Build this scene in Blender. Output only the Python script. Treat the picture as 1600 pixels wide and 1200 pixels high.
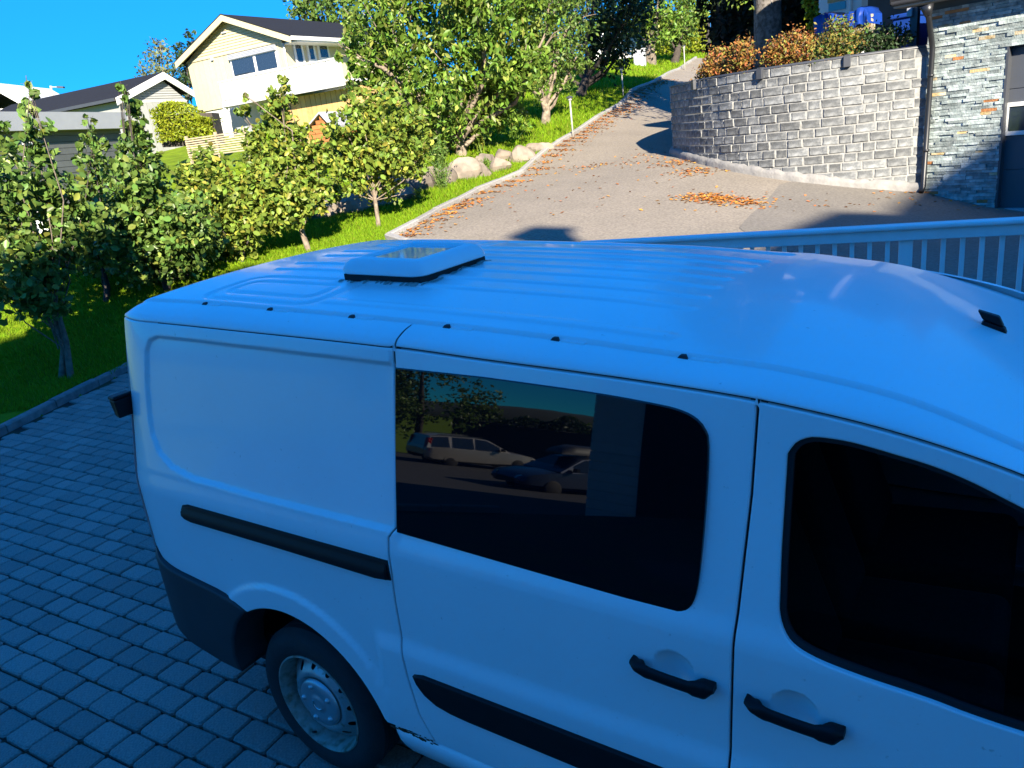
import bpy, math, random
import numpy as np
from mathutils import Vector, Matrix
from mathutils.geometry import delaunay_2d_cdt

for _o in list(bpy.data.objects): bpy.data.objects.remove(_o)
random.seed(7); RNG = np.random.default_rng(7)
SC = bpy.context.scene; COL = SC.collection

# ------------------------------------------------------------------ camera
FPX = 1202.0                                   # focal length in pixels of the 1600 px wide photograph
CAM = np.array([0.0, -1.5, 2.41])
MC = np.array([[0.82882155, -0.07979563, 0.55379373],
               [0.54739894, 0.32049118, -0.77307166],
               [-0.11579827, 0.94388456, 0.30931004]])
cd = bpy.data.cameras.new('camera'); cam = bpy.data.objects.new('camera', cd); COL.objects.link(cam)
cd.sensor_width = 36.0; cd.lens = FPX / 1600 * 36.0; cd.clip_start = 0.05; cd.clip_end = 3000
m4 = Matrix.Identity(4)
for i in range(3):
    for j in range(3): m4[i][j] = MC[i][j]
    m4[i][3] = CAM[i]
cam.matrix_world = m4; SC.camera = cam

# ------------------------------------------------------------------ light
SUN_EL = math.radians(27.0)
SUN_H = np.array([0.711, -0.703])              # horizontal direction towards the sun
SUN_AZ = math.atan2(SUN_H[0], SUN_H[1])
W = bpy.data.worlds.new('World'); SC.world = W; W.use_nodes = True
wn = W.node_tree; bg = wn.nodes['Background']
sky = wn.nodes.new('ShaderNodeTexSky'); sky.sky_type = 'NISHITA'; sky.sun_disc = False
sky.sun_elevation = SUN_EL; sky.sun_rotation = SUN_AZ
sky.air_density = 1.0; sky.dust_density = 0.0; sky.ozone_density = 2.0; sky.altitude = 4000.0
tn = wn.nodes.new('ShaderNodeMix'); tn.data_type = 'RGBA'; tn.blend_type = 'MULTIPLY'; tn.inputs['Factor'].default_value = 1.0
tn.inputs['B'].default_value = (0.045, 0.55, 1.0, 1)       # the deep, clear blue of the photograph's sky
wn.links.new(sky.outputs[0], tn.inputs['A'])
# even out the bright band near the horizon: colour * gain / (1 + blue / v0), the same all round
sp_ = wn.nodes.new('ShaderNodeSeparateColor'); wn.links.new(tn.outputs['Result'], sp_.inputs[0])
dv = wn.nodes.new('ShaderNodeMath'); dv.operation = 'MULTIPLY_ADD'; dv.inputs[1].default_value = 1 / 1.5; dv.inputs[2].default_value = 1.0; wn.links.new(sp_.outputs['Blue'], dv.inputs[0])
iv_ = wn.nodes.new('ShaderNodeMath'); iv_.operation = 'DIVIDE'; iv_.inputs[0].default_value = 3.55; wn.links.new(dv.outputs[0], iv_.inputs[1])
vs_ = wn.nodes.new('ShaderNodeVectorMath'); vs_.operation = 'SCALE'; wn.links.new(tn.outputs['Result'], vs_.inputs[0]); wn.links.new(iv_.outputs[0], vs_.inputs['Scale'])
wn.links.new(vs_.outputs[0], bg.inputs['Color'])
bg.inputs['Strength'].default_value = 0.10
sd = bpy.data.lights.new('sun', 'SUN'); sd.energy = 5.0; sd.angle = math.radians(0.55); sd.color = (1.0, 0.90, 0.74)
sun = bpy.data.objects.new('sun', sd); COL.objects.link(sun)
sdir = Vector((-SUN_H[0] * math.cos(SUN_EL), -SUN_H[1] * math.cos(SUN_EL), -math.sin(SUN_EL)))
sun.rotation_euler = sdir.to_track_quat('-Z', 'Y').to_euler()
SC.view_settings.view_transform = 'Standard'; SC.view_settings.look = 'None'
SC.view_settings.gamma = 1.0; SC.view_settings.use_curve_mapping = False
SC.view_settings.exposure = 1.85

# ------------------------------------------------------------------ pixel helpers (a pixel is only a direction)
FW = MC @ np.array([0, 0, -1.0]); FW[2] = 0; FW /= np.linalg.norm(FW)
RT = np.array([FW[1], -FW[0], 0.0])
def ray(px, py):
    w = MC @ np.array([(px - 800) / FPX, -(py - 600) / FPX, -1.0]); return w / np.linalg.norm(w)
def dep(px, py, d):
    r = ray(px, py); return CAM + r * d / (r @ FW)
def hz(px, py, z):
    r = ray(px, py); return CAM + r * (z - CAM[2]) / r[2]
def project(P):
    v = MC.T @ (np.asarray(P) - CAM); return 800 + FPX * v[0] / -v[2], 600 - FPX * v[1] / -v[2]
def sm(t): t = np.clip(t, 0, 1); return t * t * (3 - 2 * t)

class Frame:
    """vertical plane through O along horizontal direction u; v points away from the camera"""
    def __init__(s, O, u):
        s.O = np.array(O, float); u = np.array([u[0], u[1], 0.0]); s.u = u / np.linalg.norm(u)
        s.v = np.array([-s.u[1], s.u[0], 0.0])
        if s.v @ FW < 0: s.v = -s.v
    def uw(s, px, py, v=0.0):
        r = ray(px, py); o = s.O + s.v * v
        t = ((o - CAM) @ s.v) / (r @ s.v); P = CAM + r * t - o
        return P @ s.u, P[2]
    def pt(s, u, v, w): return s.O + s.u * u + s.v * v + np.array([0, 0, w])

# ------------------------------------------------------------------ objects
def lab(o, label=None, cat=None, group=None, kind=None):
    if label: o['label'] = label
    if cat: o['category'] = cat
    if group: o['group'] = group
    if kind: o['kind'] = kind
    return o
def thing(name, label, cat, loc=(0, 0, 0), group=None):
    o = bpy.data.objects.new(name, None); COL.objects.link(o); o.location = [float(c) for c in loc]
    o.empty_display_size = 0.2
    return lab(o, label, cat, group)
def obj(name, verts, faces, mat, parent=None, smooth=False, normals=None, fmats=None):
    me = bpy.data.meshes.new(name)
    me.from_pydata([tuple(map(float, v)) for v in verts], [], [tuple(int(i) for i in f) for f in faces])
    for m in (mat if isinstance(mat, (list, tuple)) else [mat]): me.materials.append(m)
    if fmats is not None: me.polygons.foreach_set('material_index', np.asarray(fmats, dtype=np.int32))
    if smooth: me.polygons.foreach_set('use_smooth', np.ones(len(me.polygons), dtype=bool))
    me.update()
    if normals is not None: me.normals_split_custom_set_from_vertices([tuple(map(float, n)) for n in normals])
    return link(name, me, parent)
def link(name, me, parent=None):
    o = bpy.data.objects.new(name, me); COL.objects.link(o)
    if parent is not None: adopt(o, parent)
    return o
def adopt(o, parent):
    o.parent = parent
    p = parent; L = Vector((0, 0, 0))
    while p is not None and p.type != 'EMPTY': p = p.parent
    if parent.type == 'EMPTY': o.matrix_parent_inverse = Matrix.Translation(-Vector(parent.location))
    return o
def triarr(name, V, T, mat, parent=None, smooth=False):
    """fast mesh from numpy arrays (n,3) and (m,k)"""
    me = bpy.data.meshes.new(name); V = np.asarray(V, dtype=np.float32); T = np.asarray(T, dtype=np.int32)
    k = T.shape[1]
    me.vertices.add(len(V)); me.vertices.foreach_set('co', V.ravel())
    me.loops.add(T.size); me.loops.foreach_set('vertex_index', T.ravel())
    me.polygons.add(len(T)); me.polygons.foreach_set('loop_start', np.arange(0, T.size, k, dtype=np.int32))
    me.materials.append(mat)
    if smooth: me.polygons.foreach_set('use_smooth', np.ones(len(T), dtype=bool))
    me.update(calc_edges=True); me.validate()
    return link(name, me, parent)

class MB:
    """collects simple shapes into one mesh"""
    def __init__(s): s.v = []; s.f = []
    def quad(s, a, b, c, d):
        n = len(s.v); s.v += [a, b, c, d]; s.f.append((n, n + 1, n + 2, n + 3)); return s
    def poly(s, pts):
        n = len(s.v); s.v += list(pts); s.f.append(tuple(range(n, n + len(pts)))); return s
    def box8(s, p):                                # p: 4 bottom + 4 top
        n = len(s.v); s.v += [tuple(q) for q in p]
        for f in ((0, 3, 2, 1), (4, 5, 6, 7), (0, 1, 5, 4), (1, 2, 6, 5), (2, 3, 7, 6), (3, 0, 4, 7)):
            s.f.append(tuple(n + i for i in f))
        return s
    def box(s, x0, x1, y0, y1, z0, z1):
        return s.box8([(x0, y0, z0), (x1, y0, z0), (x1, y1, z0), (x0, y1, z0), (x0, y0, z1), (x1, y0, z1), (x1, y1, z1), (x0, y1, z1)])
    def fbox(s, F, u0, u1, v0, v1, w0, w1):        # box in a Frame
        P = F.pt
        return s.box8([P(u0, v0, w0), P(u1, v0, w0), P(u1, v1, w0), P(u0, v1, w0), P(u0, v0, w1), P(u1, v0, w1), P(u1, v1, w1), P(u0, v1, w1)])
    def bar(s, a, b, w, h, up=(0, 0, 1)):          # rectangular bar from a to b
        a = np.array(a, float); b = np.array(b, float); d = b - a; d /= np.linalg.norm(d)
        sdv = np.cross(d, up); sdv /= max(1e-9, np.linalg.norm(sdv)); uu = np.cross(sdv, d)
        p = []
        for q in (a, b):
            p += [q - sdv * w / 2 - uu * h / 2, q + sdv * w / 2 - uu * h / 2, q + sdv * w / 2 + uu * h / 2, q - sdv * w / 2 + uu * h / 2]
        return s.box8(p)
    def tube(s, pts, rad, n=8, cap=True):
        pts = [np.array(p, float) for p in pts]
        if not isinstance(rad, (list, tuple, np.ndarray)): rad = [rad] * len(pts)
        base = len(s.v); prev = None
        for i, p in enumerate(pts):
            t = pts[min(i + 1, len(pts) - 1)] - pts[max(i - 1, 0)]; t = t / max(1e-9, np.linalg.norm(t))
            if prev is None:
                a = np.cross(t, (0, 0, 1.0))
                if np.linalg.norm(a) < 0.1: a = np.cross(t, (1.0, 0, 0))
            else: a = prev - t * (prev @ t)
            a = a / np.linalg.norm(a); b = np.cross(t, a); prev = a
            for k in range(n):
                c = math.cos(2 * math.pi * k / n); q = math.sin(2 * math.pi * k / n)
                s.v.append(p + (a * c + b * q) * rad[i])
        for i in range(len(pts) - 1):
            for k in range(n):
                k2 = (k + 1) % n
                s.f.append((base + i * n + k, base + i * n + k2, base + (i + 1) * n + k2, base + (i + 1) * n + k))
        if cap:
            s.f.append(tuple(base + k for k in range(n))[::-1]); e = base + (len(pts) - 1) * n
            s.f.append(tuple(e + k for k in range(n)))
        return s
    def lathe(s, prof, center, axis='y', n=48, sign=1):
        """prof: list of (radius, offset along axis)"""
        c = np.array(center, float); base = len(s.v)
        for r, o in prof:
            for k in range(n):
                a = 2 * math.pi * k / n
                s.v.append(c + np.array([r * math.cos(a), sign * o, r * math.sin(a)]) if axis == 'y' else c + np.array([r * math.cos(a), r * math.sin(a), sign * o]))
        for i in range(len(prof) - 1):
            for k in range(n):
                k2 = (k + 1) % n
                s.f.append((base + i * n + k, base + (i + 1) * n + k, base + (i + 1) * n + k2, base + i * n + k2))
        return s
    def grid(s, P):                                # P[i][j] -> point
        P = np.asarray(P, float); n, m = P.shape[:2]; base = len(s.v)
        s.v += [tuple(q) for q in P.reshape(-1, 3)]
        for i in range(n - 1):
            for j in range(m - 1):
                s.f.append((base + i * m + j, base + (i + 1) * m + j, base + (i + 1) * m + j + 1, base + i * m + j + 1))
        return s
    def build(s, name, mat, parent=None, smooth=False): return obj(name, s.v, s.f, mat, parent, smooth)

def dup(o, parent=None, loc=None):
    c = o.copy(); COL.objects.link(c); c.parent = parent
    if loc is not None: c.location = loc
    return c
def auto_smooth(o, ang=35):
    me = o.data; me.polygons.foreach_set('use_smooth', np.ones(len(me.polygons), dtype=bool))
    try: me.set_sharp_from_angle(angle=math.radians(ang))
    except Exception: pass
    return o
def bevel(o, w=0.004, seg=2):
    m = o.modifiers.new('bevel', 'BEVEL'); m.width = w; m.segments = seg; m.limit_method = 'ANGLE'; m.angle_limit = math.radians(40); return o

# ------------------------------------------------------------------ materials
MATS = {}
def mat(name, col, rough=0.6, var=0.0, nscale=8.0, bump=0.0, bscale=None, metal=0.0, rnd=0.0, hue=0.0, coat=0.0, col2=None, mixscale=None, spec=0.5, island=0.0, detail=6, mixlo=.42, mixhi=.62):
    """principled material with noise variation; rnd = per-object value variation, island = per-mesh-island"""
    m = bpy.data.materials.new(name); m.use_nodes = True; N = m.node_tree.nodes; L = m.node_tree.links
    b = N['Principled BSDF']; b.inputs['Roughness'].default_value = rough; b.inputs['Metallic'].default_value = metal
    b.inputs['Specular IOR Level'].default_value = spec
    if coat: b.inputs['Coat Weight'].default_value = coat; b.inputs['Coat Roughness'].default_value = 0.06
    c = N.new('ShaderNodeRGB'); c.outputs[0].default_value = (*col, 1); out = c.outputs[0]
    tc = N.new('ShaderNodeTexCoord')
    if col2 is not None:
        nz = N.new('ShaderNodeTexNoise'); nz.inputs['Scale'].default_value = mixscale or nscale; nz.inputs['Detail'].default_value = detail
        L.new(tc.outputs['Object'], nz.inputs['Vector'])
        rp = N.new('ShaderNodeMapRange'); rp.inputs['From Min'].default_value = mixlo; rp.inputs['From Max'].default_value = mixhi
        L.new(nz.outputs['Fac'], rp.inputs['Value'])
        mx = N.new('ShaderNodeMix'); mx.data_type = 'RGBA'; L.new(rp.outputs[0], mx.inputs['Factor'])
        L.new(out, mx.inputs['A']); mx.inputs['B'].default_value = (*col2, 1); out = mx.outputs['Result']
    val = None
    if var:
        nz = N.new('ShaderNodeTexNoise'); nz.inputs['Scale'].default_value = nscale; nz.inputs['Detail'].default_value = detail
        L.new(tc.outputs['Object'], nz.inputs['Vector'])
        mr = N.new('ShaderNodeMapRange'); mr.inputs['From Min'].default_value = .25; mr.inputs['From Max'].default_value = .75
        mr.inputs['To Min'].default_value = 1 - var; mr.inputs['To Max'].default_value = 1 + var
        L.new(nz.outputs['Fac'], mr.inputs['Value']); val = mr.outputs[0]
    hsn = None
    if rnd or island or hue or val is not None:
        hsn = N.new('ShaderNodeHueSaturation'); L.new(out, hsn.inputs['Color']); out = hsn.outputs[0]
        v = val
        for amt, sock in ((rnd, 'o'), (island, 'g')):
            if not amt: continue
            nd = N.new('ShaderNodeObjectInfo') if sock == 'o' else N.new('ShaderNodeNewGeometry')
            rs = nd.outputs['Random'] if sock == 'o' else nd.outputs['Random Per Island']
            mr = N.new('ShaderNodeMapRange'); mr.inputs['To Min'].default_value = 1 - amt; mr.inputs['To Max'].default_value = 1 + amt
            L.new(rs, mr.inputs['Value'])
            if hue:
                ml = N.new('ShaderNodeMath'); ml.operation = 'MULTIPLY'; ml.inputs[1].default_value = 7.31; L.new(rs, ml.inputs[0])
                fr = N.new('ShaderNodeMath'); fr.operation = 'FRACT'; L.new(ml.outputs[0], fr.inputs[0])
                hr = N.new('ShaderNodeMapRange'); hr.inputs['To Min'].default_value = .5 - hue; hr.inputs['To Max'].default_value = .5 + hue
                L.new(fr.outputs[0], hr.inputs['Value']); L.new(hr.outputs[0], hsn.inputs['Hue'])
            if v is None: v = mr.outputs[0]
            else:
                mm = N.new('ShaderNodeMath'); mm.operation = 'MULTIPLY'; L.new(v, mm.inputs[0]); L.new(mr.outputs[0], mm.inputs[1]); v = mm.outputs[0]
        if v is not None: L.new(v, hsn.inputs['Value'])
    L.new(out, b.inputs['Base Color'])
    if bump:
        nz = N.new('ShaderNodeTexNoise'); nz.inputs['Scale'].default_value = bscale or nscale * 4; nz.inputs['Detail'].default_value = 8
        L.new(tc.outputs['Object'], nz.inputs['Vector'])
        bp = N.new('ShaderNodeBump'); bp.inputs['Strength'].default_value = bump; bp.inputs['Distance'].default_value = 0.01
        L.new(nz.outputs['Fac'], bp.inputs['Height']); L.new(bp.outputs[0], b.inputs['Normal'])
    MATS[name] = m; m['_out'] = 0
    return m
def leafmat(name, col, var=0.35, hue=0.03, trans=0.35, rough=0.45, col2=None, frac=0.2):
    m = bpy.data.materials.new(name); m.use_nodes = True; N = m.node_tree.nodes; L = m.node_tree.links
    b = N['Principled BSDF']; o = N['Material Output']; b.inputs['Roughness'].default_value = rough; b.inputs['Specular IOR Level'].default_value = .25
    g = N.new('ShaderNodeNewGeometry'); h = N.new('ShaderNodeHueSaturation'); h.inputs['Color'].default_value = (*col, 1)
    R = g.outputs['Random Per Island']
    if col2 is not None:
        gt = N.new('ShaderNodeMath'); gt.operation = 'LESS_THAN'; gt.inputs[1].default_value = frac
        f0 = N.new('ShaderNodeMath'); f0.operation = 'MULTIPLY'; f0.inputs[1].default_value = 13.7; L.new(R, f0.inputs[0])
        f1 = N.new('ShaderNodeMath'); f1.operation = 'FRACT'; L.new(f0.outputs[0], f1.inputs[0]); L.new(f1.outputs[0], gt.inputs[0])
        mx = N.new('ShaderNodeMix'); mx.data_type = 'RGBA'; L.new(gt.outputs[0], mx.inputs['Factor'])
        mx.inputs['A'].default_value = (*col, 1); mx.inputs['B'].default_value = (*col2, 1); L.new(mx.outputs['Result'], h.inputs['Color'])
    mr = N.new('ShaderNodeMapRange'); mr.inputs['To Min'].default_value = 1 - var; mr.inputs['To Max'].default_value = 1 + var; L.new(R, mr.inputs['Value'])
    L.new(mr.outputs[0], h.inputs['Value'])
    ml = N.new('ShaderNodeMath'); ml.operation = 'MULTIPLY'; ml.inputs[1].default_value = 5.17; L.new(R, ml.inputs[0])
    fr = N.new('ShaderNodeMath'); fr.operation = 'FRACT'; L.new(ml.outputs[0], fr.inputs[0])
    hr = N.new('ShaderNodeMapRange'); hr.inputs['To Min'].default_value = .5 - hue; hr.inputs['To Max'].default_value = .5 + hue
    L.new(fr.outputs[0], hr.inputs['Value']); L.new(hr.outputs[0], h.inputs['Hue'])
    L.new(h.outputs[0], b.inputs['Base Color'])
    t = N.new('ShaderNodeBsdfTranslucent'); L.new(h.outputs[0], t.inputs['Color'])
    ms = N.new('ShaderNodeMixShader'); ms.inputs[0].default_value = trans
    L.new(b.outputs[0], ms.inputs[1]); L.new(t.outputs[0], ms.inputs[2]); L.new(ms.outputs[0], o.inputs['Surface'])
    MATS[name] = m; return m
def glassmat(name, tint, ior=1.5, rough=0.0):
    """tinted see-through pane: transparent mixed with a mirror by fresnel"""
    m = bpy.data.materials.new(name); m.use_nodes = True; N = m.node_tree.nodes; L = m.node_tree.links
    o = N['Material Output']; N.remove(N['Principled BSDF'])
    t = N.new('ShaderNodeBsdfTransparent'); t.inputs[0].default_value = (*tint, 1)
    g = N.new('ShaderNodeBsdfGlossy'); g.inputs['Roughness'].default_value = rough
    f = N.new('ShaderNodeFresnel'); f.inputs['IOR'].default_value = ior
    ms = N.new('ShaderNodeMixShader'); L.new(f.outputs[0], ms.inputs[0]); L.new(t.outputs[0], ms.inputs[1]); L.new(g.outputs[0], ms.inputs[2])
    L.new(ms.outputs[0], o.inputs['Surface']); MATS[name] = m; return m

M_PAINT = mat('van_white_paint', (.80, .80, .80), .34, var=.035, nscale=2.2, coat=.35, col2=(.50, .48, .44), mixscale=46, mixlo=.70, mixhi=.80)
M_BLACK = mat('black_plastic', (.006, .006, .007), .5, var=.25, nscale=20, bump=.05, bscale=400, spec=.25)
M_BUMPER = mat('grey_plastic', (.024, .026, .030), .62, var=.12, nscale=6, bump=.04, bscale=300)
M_RUBBER = mat('tyre_rubber', (.018, .018, .019), .8, var=.25, nscale=30, bump=.2, bscale=120)
M_SEAL = mat('rubber_seal', (.006, .006, .007), .7, var=.1)
M_TINT = mat('privacy_glass', (.004, .004, .006), .015, var=.1, nscale=2, spec=.62)
M_FGLASS = glassmat('front_glass', (.30, .34, .36))
M_STEEL = mat('wheel_steel', (.42, .42, .41), .4, var=.15, nscale=30, metal=.5, col2=(.20, .15, .10), mixscale=30, mixlo=.56, mixhi=.72)
M_STEEL2 = mat('wheel_rim_rusty', (.30, .29, .25), .6, var=.15, nscale=40, metal=.3, col2=(.15, .11, .07), mixscale=26, mixlo=.46, mixhi=.70)
M_CAP = mat('hub_cap_silver', (.45, .46, .47), .35, var=.06, nscale=12, metal=.6)
M_DARK = mat('dark_void', (.004, .004, .004), .9, var=.1)
M_TAIL = mat('tail_lamp_red', (.35, .012, .01), .15, var=.1, coat=.5)
M_SEAT = mat('seat_fabric', (.03, .03, .035), .9, var=.3, nscale=60, bump=.2, bscale=300)
M_RUST = mat('rust', (.10, .045, .02), .85, var=.4, nscale=60, bump=.3, bscale=150)
M_DARKRED = mat('dark_primer', (.05, .012, .01), .6, var=.3, nscale=50)
M_HATCH = mat('hatch_plastic', (.74, .75, .76), .3, var=.03, nscale=5)
M_HATCHTOP = mat('hatch_gloss', (.60, .63, .66), .05, var=.03, nscale=5, coat=.6)
M_SEALANT = mat('grey_sealant', (.34, .33, .30), .8, var=.35, nscale=60, bump=.3, bscale=90)
M_CHROME = mat('mirror_metal', (.6, .6, .6), .2, var=.05, metal=1.0)

M_PAVER = mat('paver_concrete', (.225, .205, .185), .88, var=.32, nscale=95, rnd=.16, bump=.5, bscale=160, detail=10)
M_PAVER2 = mat('paver_concrete_joined', (.225, .205, .185), .88, var=.32, nscale=95, island=.16, bump=.5, bscale=160, detail=10)
M_SAND = mat('joint_sand', (.016, .016, .015), .95, var=.4, nscale=30, bump=.4, bscale=120, col2=(.03, .045, .015), mixscale=3)
M_ASPHALT = mat('asphalt', (.225, .192, .148), .9, var=.10, nscale=.9, bump=.6, bscale=60, col2=(.145, .122, .094), mixscale=26, detail=5, mixlo=.36, mixhi=.66)
M_ASPHALT2 = mat('asphalt_newer', (.165, .146, .12), .9, var=.10, nscale=.9, bump=.6, bscale=60, col2=(.11, .097, .08), mixscale=26, detail=5, mixlo=.36, mixhi=.66)
M_KERB = mat('kerb_granite', (.25, .24, .225), .8, var=.25, nscale=30, rnd=.12, bump=.5, bscale=60)
M_KERB2 = mat('kerb_concrete_grey', (.17, .17, .165), .85, var=.3, nscale=12, rnd=.1, bump=.5, bscale=60)
M_SOIL = mat('lawn_soil', (.10, .16, .004), .95, var=.35, nscale=1.6, bump=.7, bscale=28, col2=(.13, .18, .006), mixscale=6, spec=.1)
M_BLOCK = mat('wall_block', (.112, .118, .120), .88, var=.36, nscale=7, rnd=.34, bump=.8, bscale=42, hue=.0, col2=(.208, .212, .206), mixscale=8, mixlo=.45, mixhi=.72)
M_BLOCKEDGE = mat('wall_block_edge', (.20, .20, .19), .9, var=.3, nscale=14, bump=.5, bscale=50)
M_FOOT = mat('footing_concrete', (.20, .192, .18), .9, var=.25, nscale=7, bump=1.0, bscale=26)
M_SLATE = mat('slate_strip', (.205, .245, .235), .75, var=.30, nscale=9, rnd=.38, bump=.9, bscale=38, col2=(.32, .36, .345), mixscale=12)
M_SLATE2 = mat('slate_strip_joined', (.205, .245, .235), .75, var=.30, nscale=9, island=.38, bump=.9, bscale=38, col2=(.32, .36, .345), mixscale=12)
M_SLATEO = mat('slate_strip_ochre', (.42, .30, .13), .75, var=.3, nscale=14, rnd=.3, bump=.9, bscale=38, col2=(.46, .40, .28), mixscale=9)
M_SLATER = mat('slate_strip_rust', (.36, .15, .05), .75, var=.3, nscale=14, rnd=.3, bump=.9, bscale=38)
M_CHARCOAL = mat('charcoal_metal', (.045, .048, .055), .45, var=.08, nscale=5)
M_PIPE = mat('black_pipe_metal', (.012, .013, .015), .4, var=.1, nscale=6)
M_GDOOR = mat('garage_door_paint', (.060, .066, .078), .5, var=.06, nscale=3)
M_WHITE = mat('white_paint', (.62, .62, .60), .5, var=.05, nscale=5, bump=.05)
M_WOODWHITE = mat('white_painted_wood', (.74, .74, .73), .55, var=.06, nscale=9, rnd=.04, bump=.12, bscale=40)
M_BALC = mat('white_balcony_boards', (.44, .44, .43), .55, var=.05, nscale=5, rnd=.05)
M_CREAM = mat('cream_siding', (.46, .40, .25), .6, var=.06, nscale=4, rnd=.05, bump=.06)
M_GREYSIDE = mat('grey_siding', (.27, .275, .265), .65, var=.07, nscale=4, rnd=.06, bump=.06)
M_DARKSIDE = mat('dark_grey_siding', (.085, .092, .095), .65, var=.12, nscale=4, rnd=.10, bump=.06)
M_PINE = mat('pine_boards', (.44, .28, .11), .6, var=.15, nscale=5, rnd=.12, bump=.06)
M_ROOF = mat('roof_dark', (.014, .014, .015), .85, var=.25, nscale=9, bump=.5, bscale=30, spec=.15)
M_WINDOW = mat('house_window_glass', (.02, .03, .045), .03, var=.1, spec=.9)
M_GREYFASCIA = mat('grey_fascia', (.30, .31, .33), .55, var=.05, nscale=3)
M_SHUTTER = mat('shutter_grey', (.30, .31, .34), .5, var=.1, nscale=5)
M_BROWNW = mat('brown_stained_wood', (.33, .125, .035), .65, var=.2, nscale=8, rnd=.15, bump=.1)
M_GREYWOOD = mat('weathered_wood', (.34, .28, .19), .8, var=.25, nscale=12, rnd=.2, bump=.2)
M_ROCK = mat('boulder_granite', (.215, .175, .135), .9, var=.3, nscale=2.2, bump=1.0, bscale=9, rnd=.15, col2=(.12, .10, .08), mixscale=2.6, detail=12)
M_BARK = mat('bark_grey', (.13, .105, .08), .95, var=.4, nscale=18, bump=1.0, bscale=35)
M_BARKP = mat('bark_pale', (.21, .17, .125), .9, var=.4, nscale=12, bump=.8, bscale=30, col2=(.12, .09, .065), mixscale=9)
M_BARKD = mat('bark_dark', (.045, .036, .03), .95, var=.4, nscale=16, bump=1.0, bscale=30)
M_BARKS = mat('bark_spruce', (.15, .135, .12), .95, var=.5, nscale=7, bump=1.0, bscale=20, col2=(.07, .06, .05), mixscale=12)
M_TARP = mat('blue_tarp', (.006, .035, .22), .35, var=.2, nscale=4)
M_BIN = mat('blue_plastic', (.006, .035, .20), .45, var=.1, nscale=4)
M_LAMP = mat('lamp_grey_metal', (.32, .31, .29), .5, var=.15, nscale=12)
M_LITTER = leafmat('leaf_litter', (.42, .17, .035), .4, .02, .1, .8)
L_PEAR = leafmat('leaf_pear', (.10, .17, .034), .45, .022, .30, .38, col2=(.20, .24, .045), frac=.10)
L_PEARY = leafmat('leaf_pear_yellowing', (.155, .22, .032), .42, .025, .32, .42, col2=(.30, .30, .045), frac=.16)
L_CHERRY = leafmat('leaf_cherry', (.115, .20, .026), .48, .02, .34, .40, col2=(.24, .28, .06), frac=.15)
L_DARK = leafmat('leaf_dark', (.028, .055, .018), .45, .02, .25, .45)
L_MID = leafmat('leaf_mid', (.10, .165, .03), .4, .025, .3, .45)
L_THUJA_SHADED = leafmat('leaf_thuja_shaded', (.010, .020, .010), .4, .02, .12, .7)  # thuja green darkened to stand for the shade on the hedge
L_HEDGE = leafmat('leaf_hedge_yellow', (.20, .24, .012), .3, .02, .3, .5)
L_RUST = leafmat('leaf_rust', (.26, .115, .03), .45, .03, .25, .6, col2=(.22, .20, .04), frac=.3)
L_RUSTG = leafmat('leaf_rust_green', (.20, .15, .035), .45, .04, .25, .6, col2=(.09, .15, .03), frac=.4)
L_GRASS = leafmat('grass_blade', (.14, .245, .004), .40, .018, .35, .8, col2=(.22, .24, .03), frac=.06)
L_BIRCH = leafmat('leaf_birch', (.13, .15, .06), .4, .03, .3, .5)
# ------------------------------------------------------------------ terrain
KERB_PX = [(600, 383, 12.6), (612, 374.6, 13.0), (656, 351, 13.9), (690, 331, 14.9), (720, 317, 15.7), (764, 294, 17.0), (811, 277, 18.0), (845, 246, 19.7),
           (879, 223, 21.3), (912, 202.5, 23.2), (946, 179, 25.6), (980, 156, 28.4), (1026, 128, 33.0), (1062, 110, 37.5)]
KERB = [dep(*p) for p in KERB_PX]
WALL_PX = [(1440, 303, 13.1), (1340, 296, 13.4), (1240, 285, 13.95), (1165, 273, 14.7), (1116, 262, 15.5), (1078, 252, 16.6), (1052, 243, 18.0)]
WALLB = [dep(*p) for p in WALL_PX]
RAIL0 = np.array([-3.46, 4.62]); RAIL1 = np.array([-.12, 5.19]); RAILD = (RAIL1 - RAIL0) / np.linalg.norm(RAIL1 - RAIL0)
ctl = list(KERB) + list(WALLB)
ctl += [dep(*p) for p in [(1560, 328, 12.3), (590, 357, 14.6), (480, 390, 13.2), (700, 305, 16.6), (540, 350, 15.2), (480, 345, 16.2),
        (500, 296, 18.4), (640, 276, 18.6), (745, 250, 19.9), (850, 222, 21.6), (720, 240, 20.5), (852, 192, 24.5), (905, 150, 29.0), (800, 215, 23.0),
        (975, 150, 28.6), (1000, 97, 38.0), (1060, 98, 40.0), (940, 100, 39.0), (870, 150, 31),
        (255, 450, 11.9), (370, 412, 12.6), (95, 590, 9.75), (0, 520, 11.0), (0, 440, 13.5), (75, 372, 20.0), (190, 345, 22.0),
        (500, 268, 23.0), (340, 255, 27.0), (420, 245, 29), (335, 222, 42.0), (450, 205, 40.0), (150, 280, 33.0), (0, 300, 32.0), (560, 190, 36)]]
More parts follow.
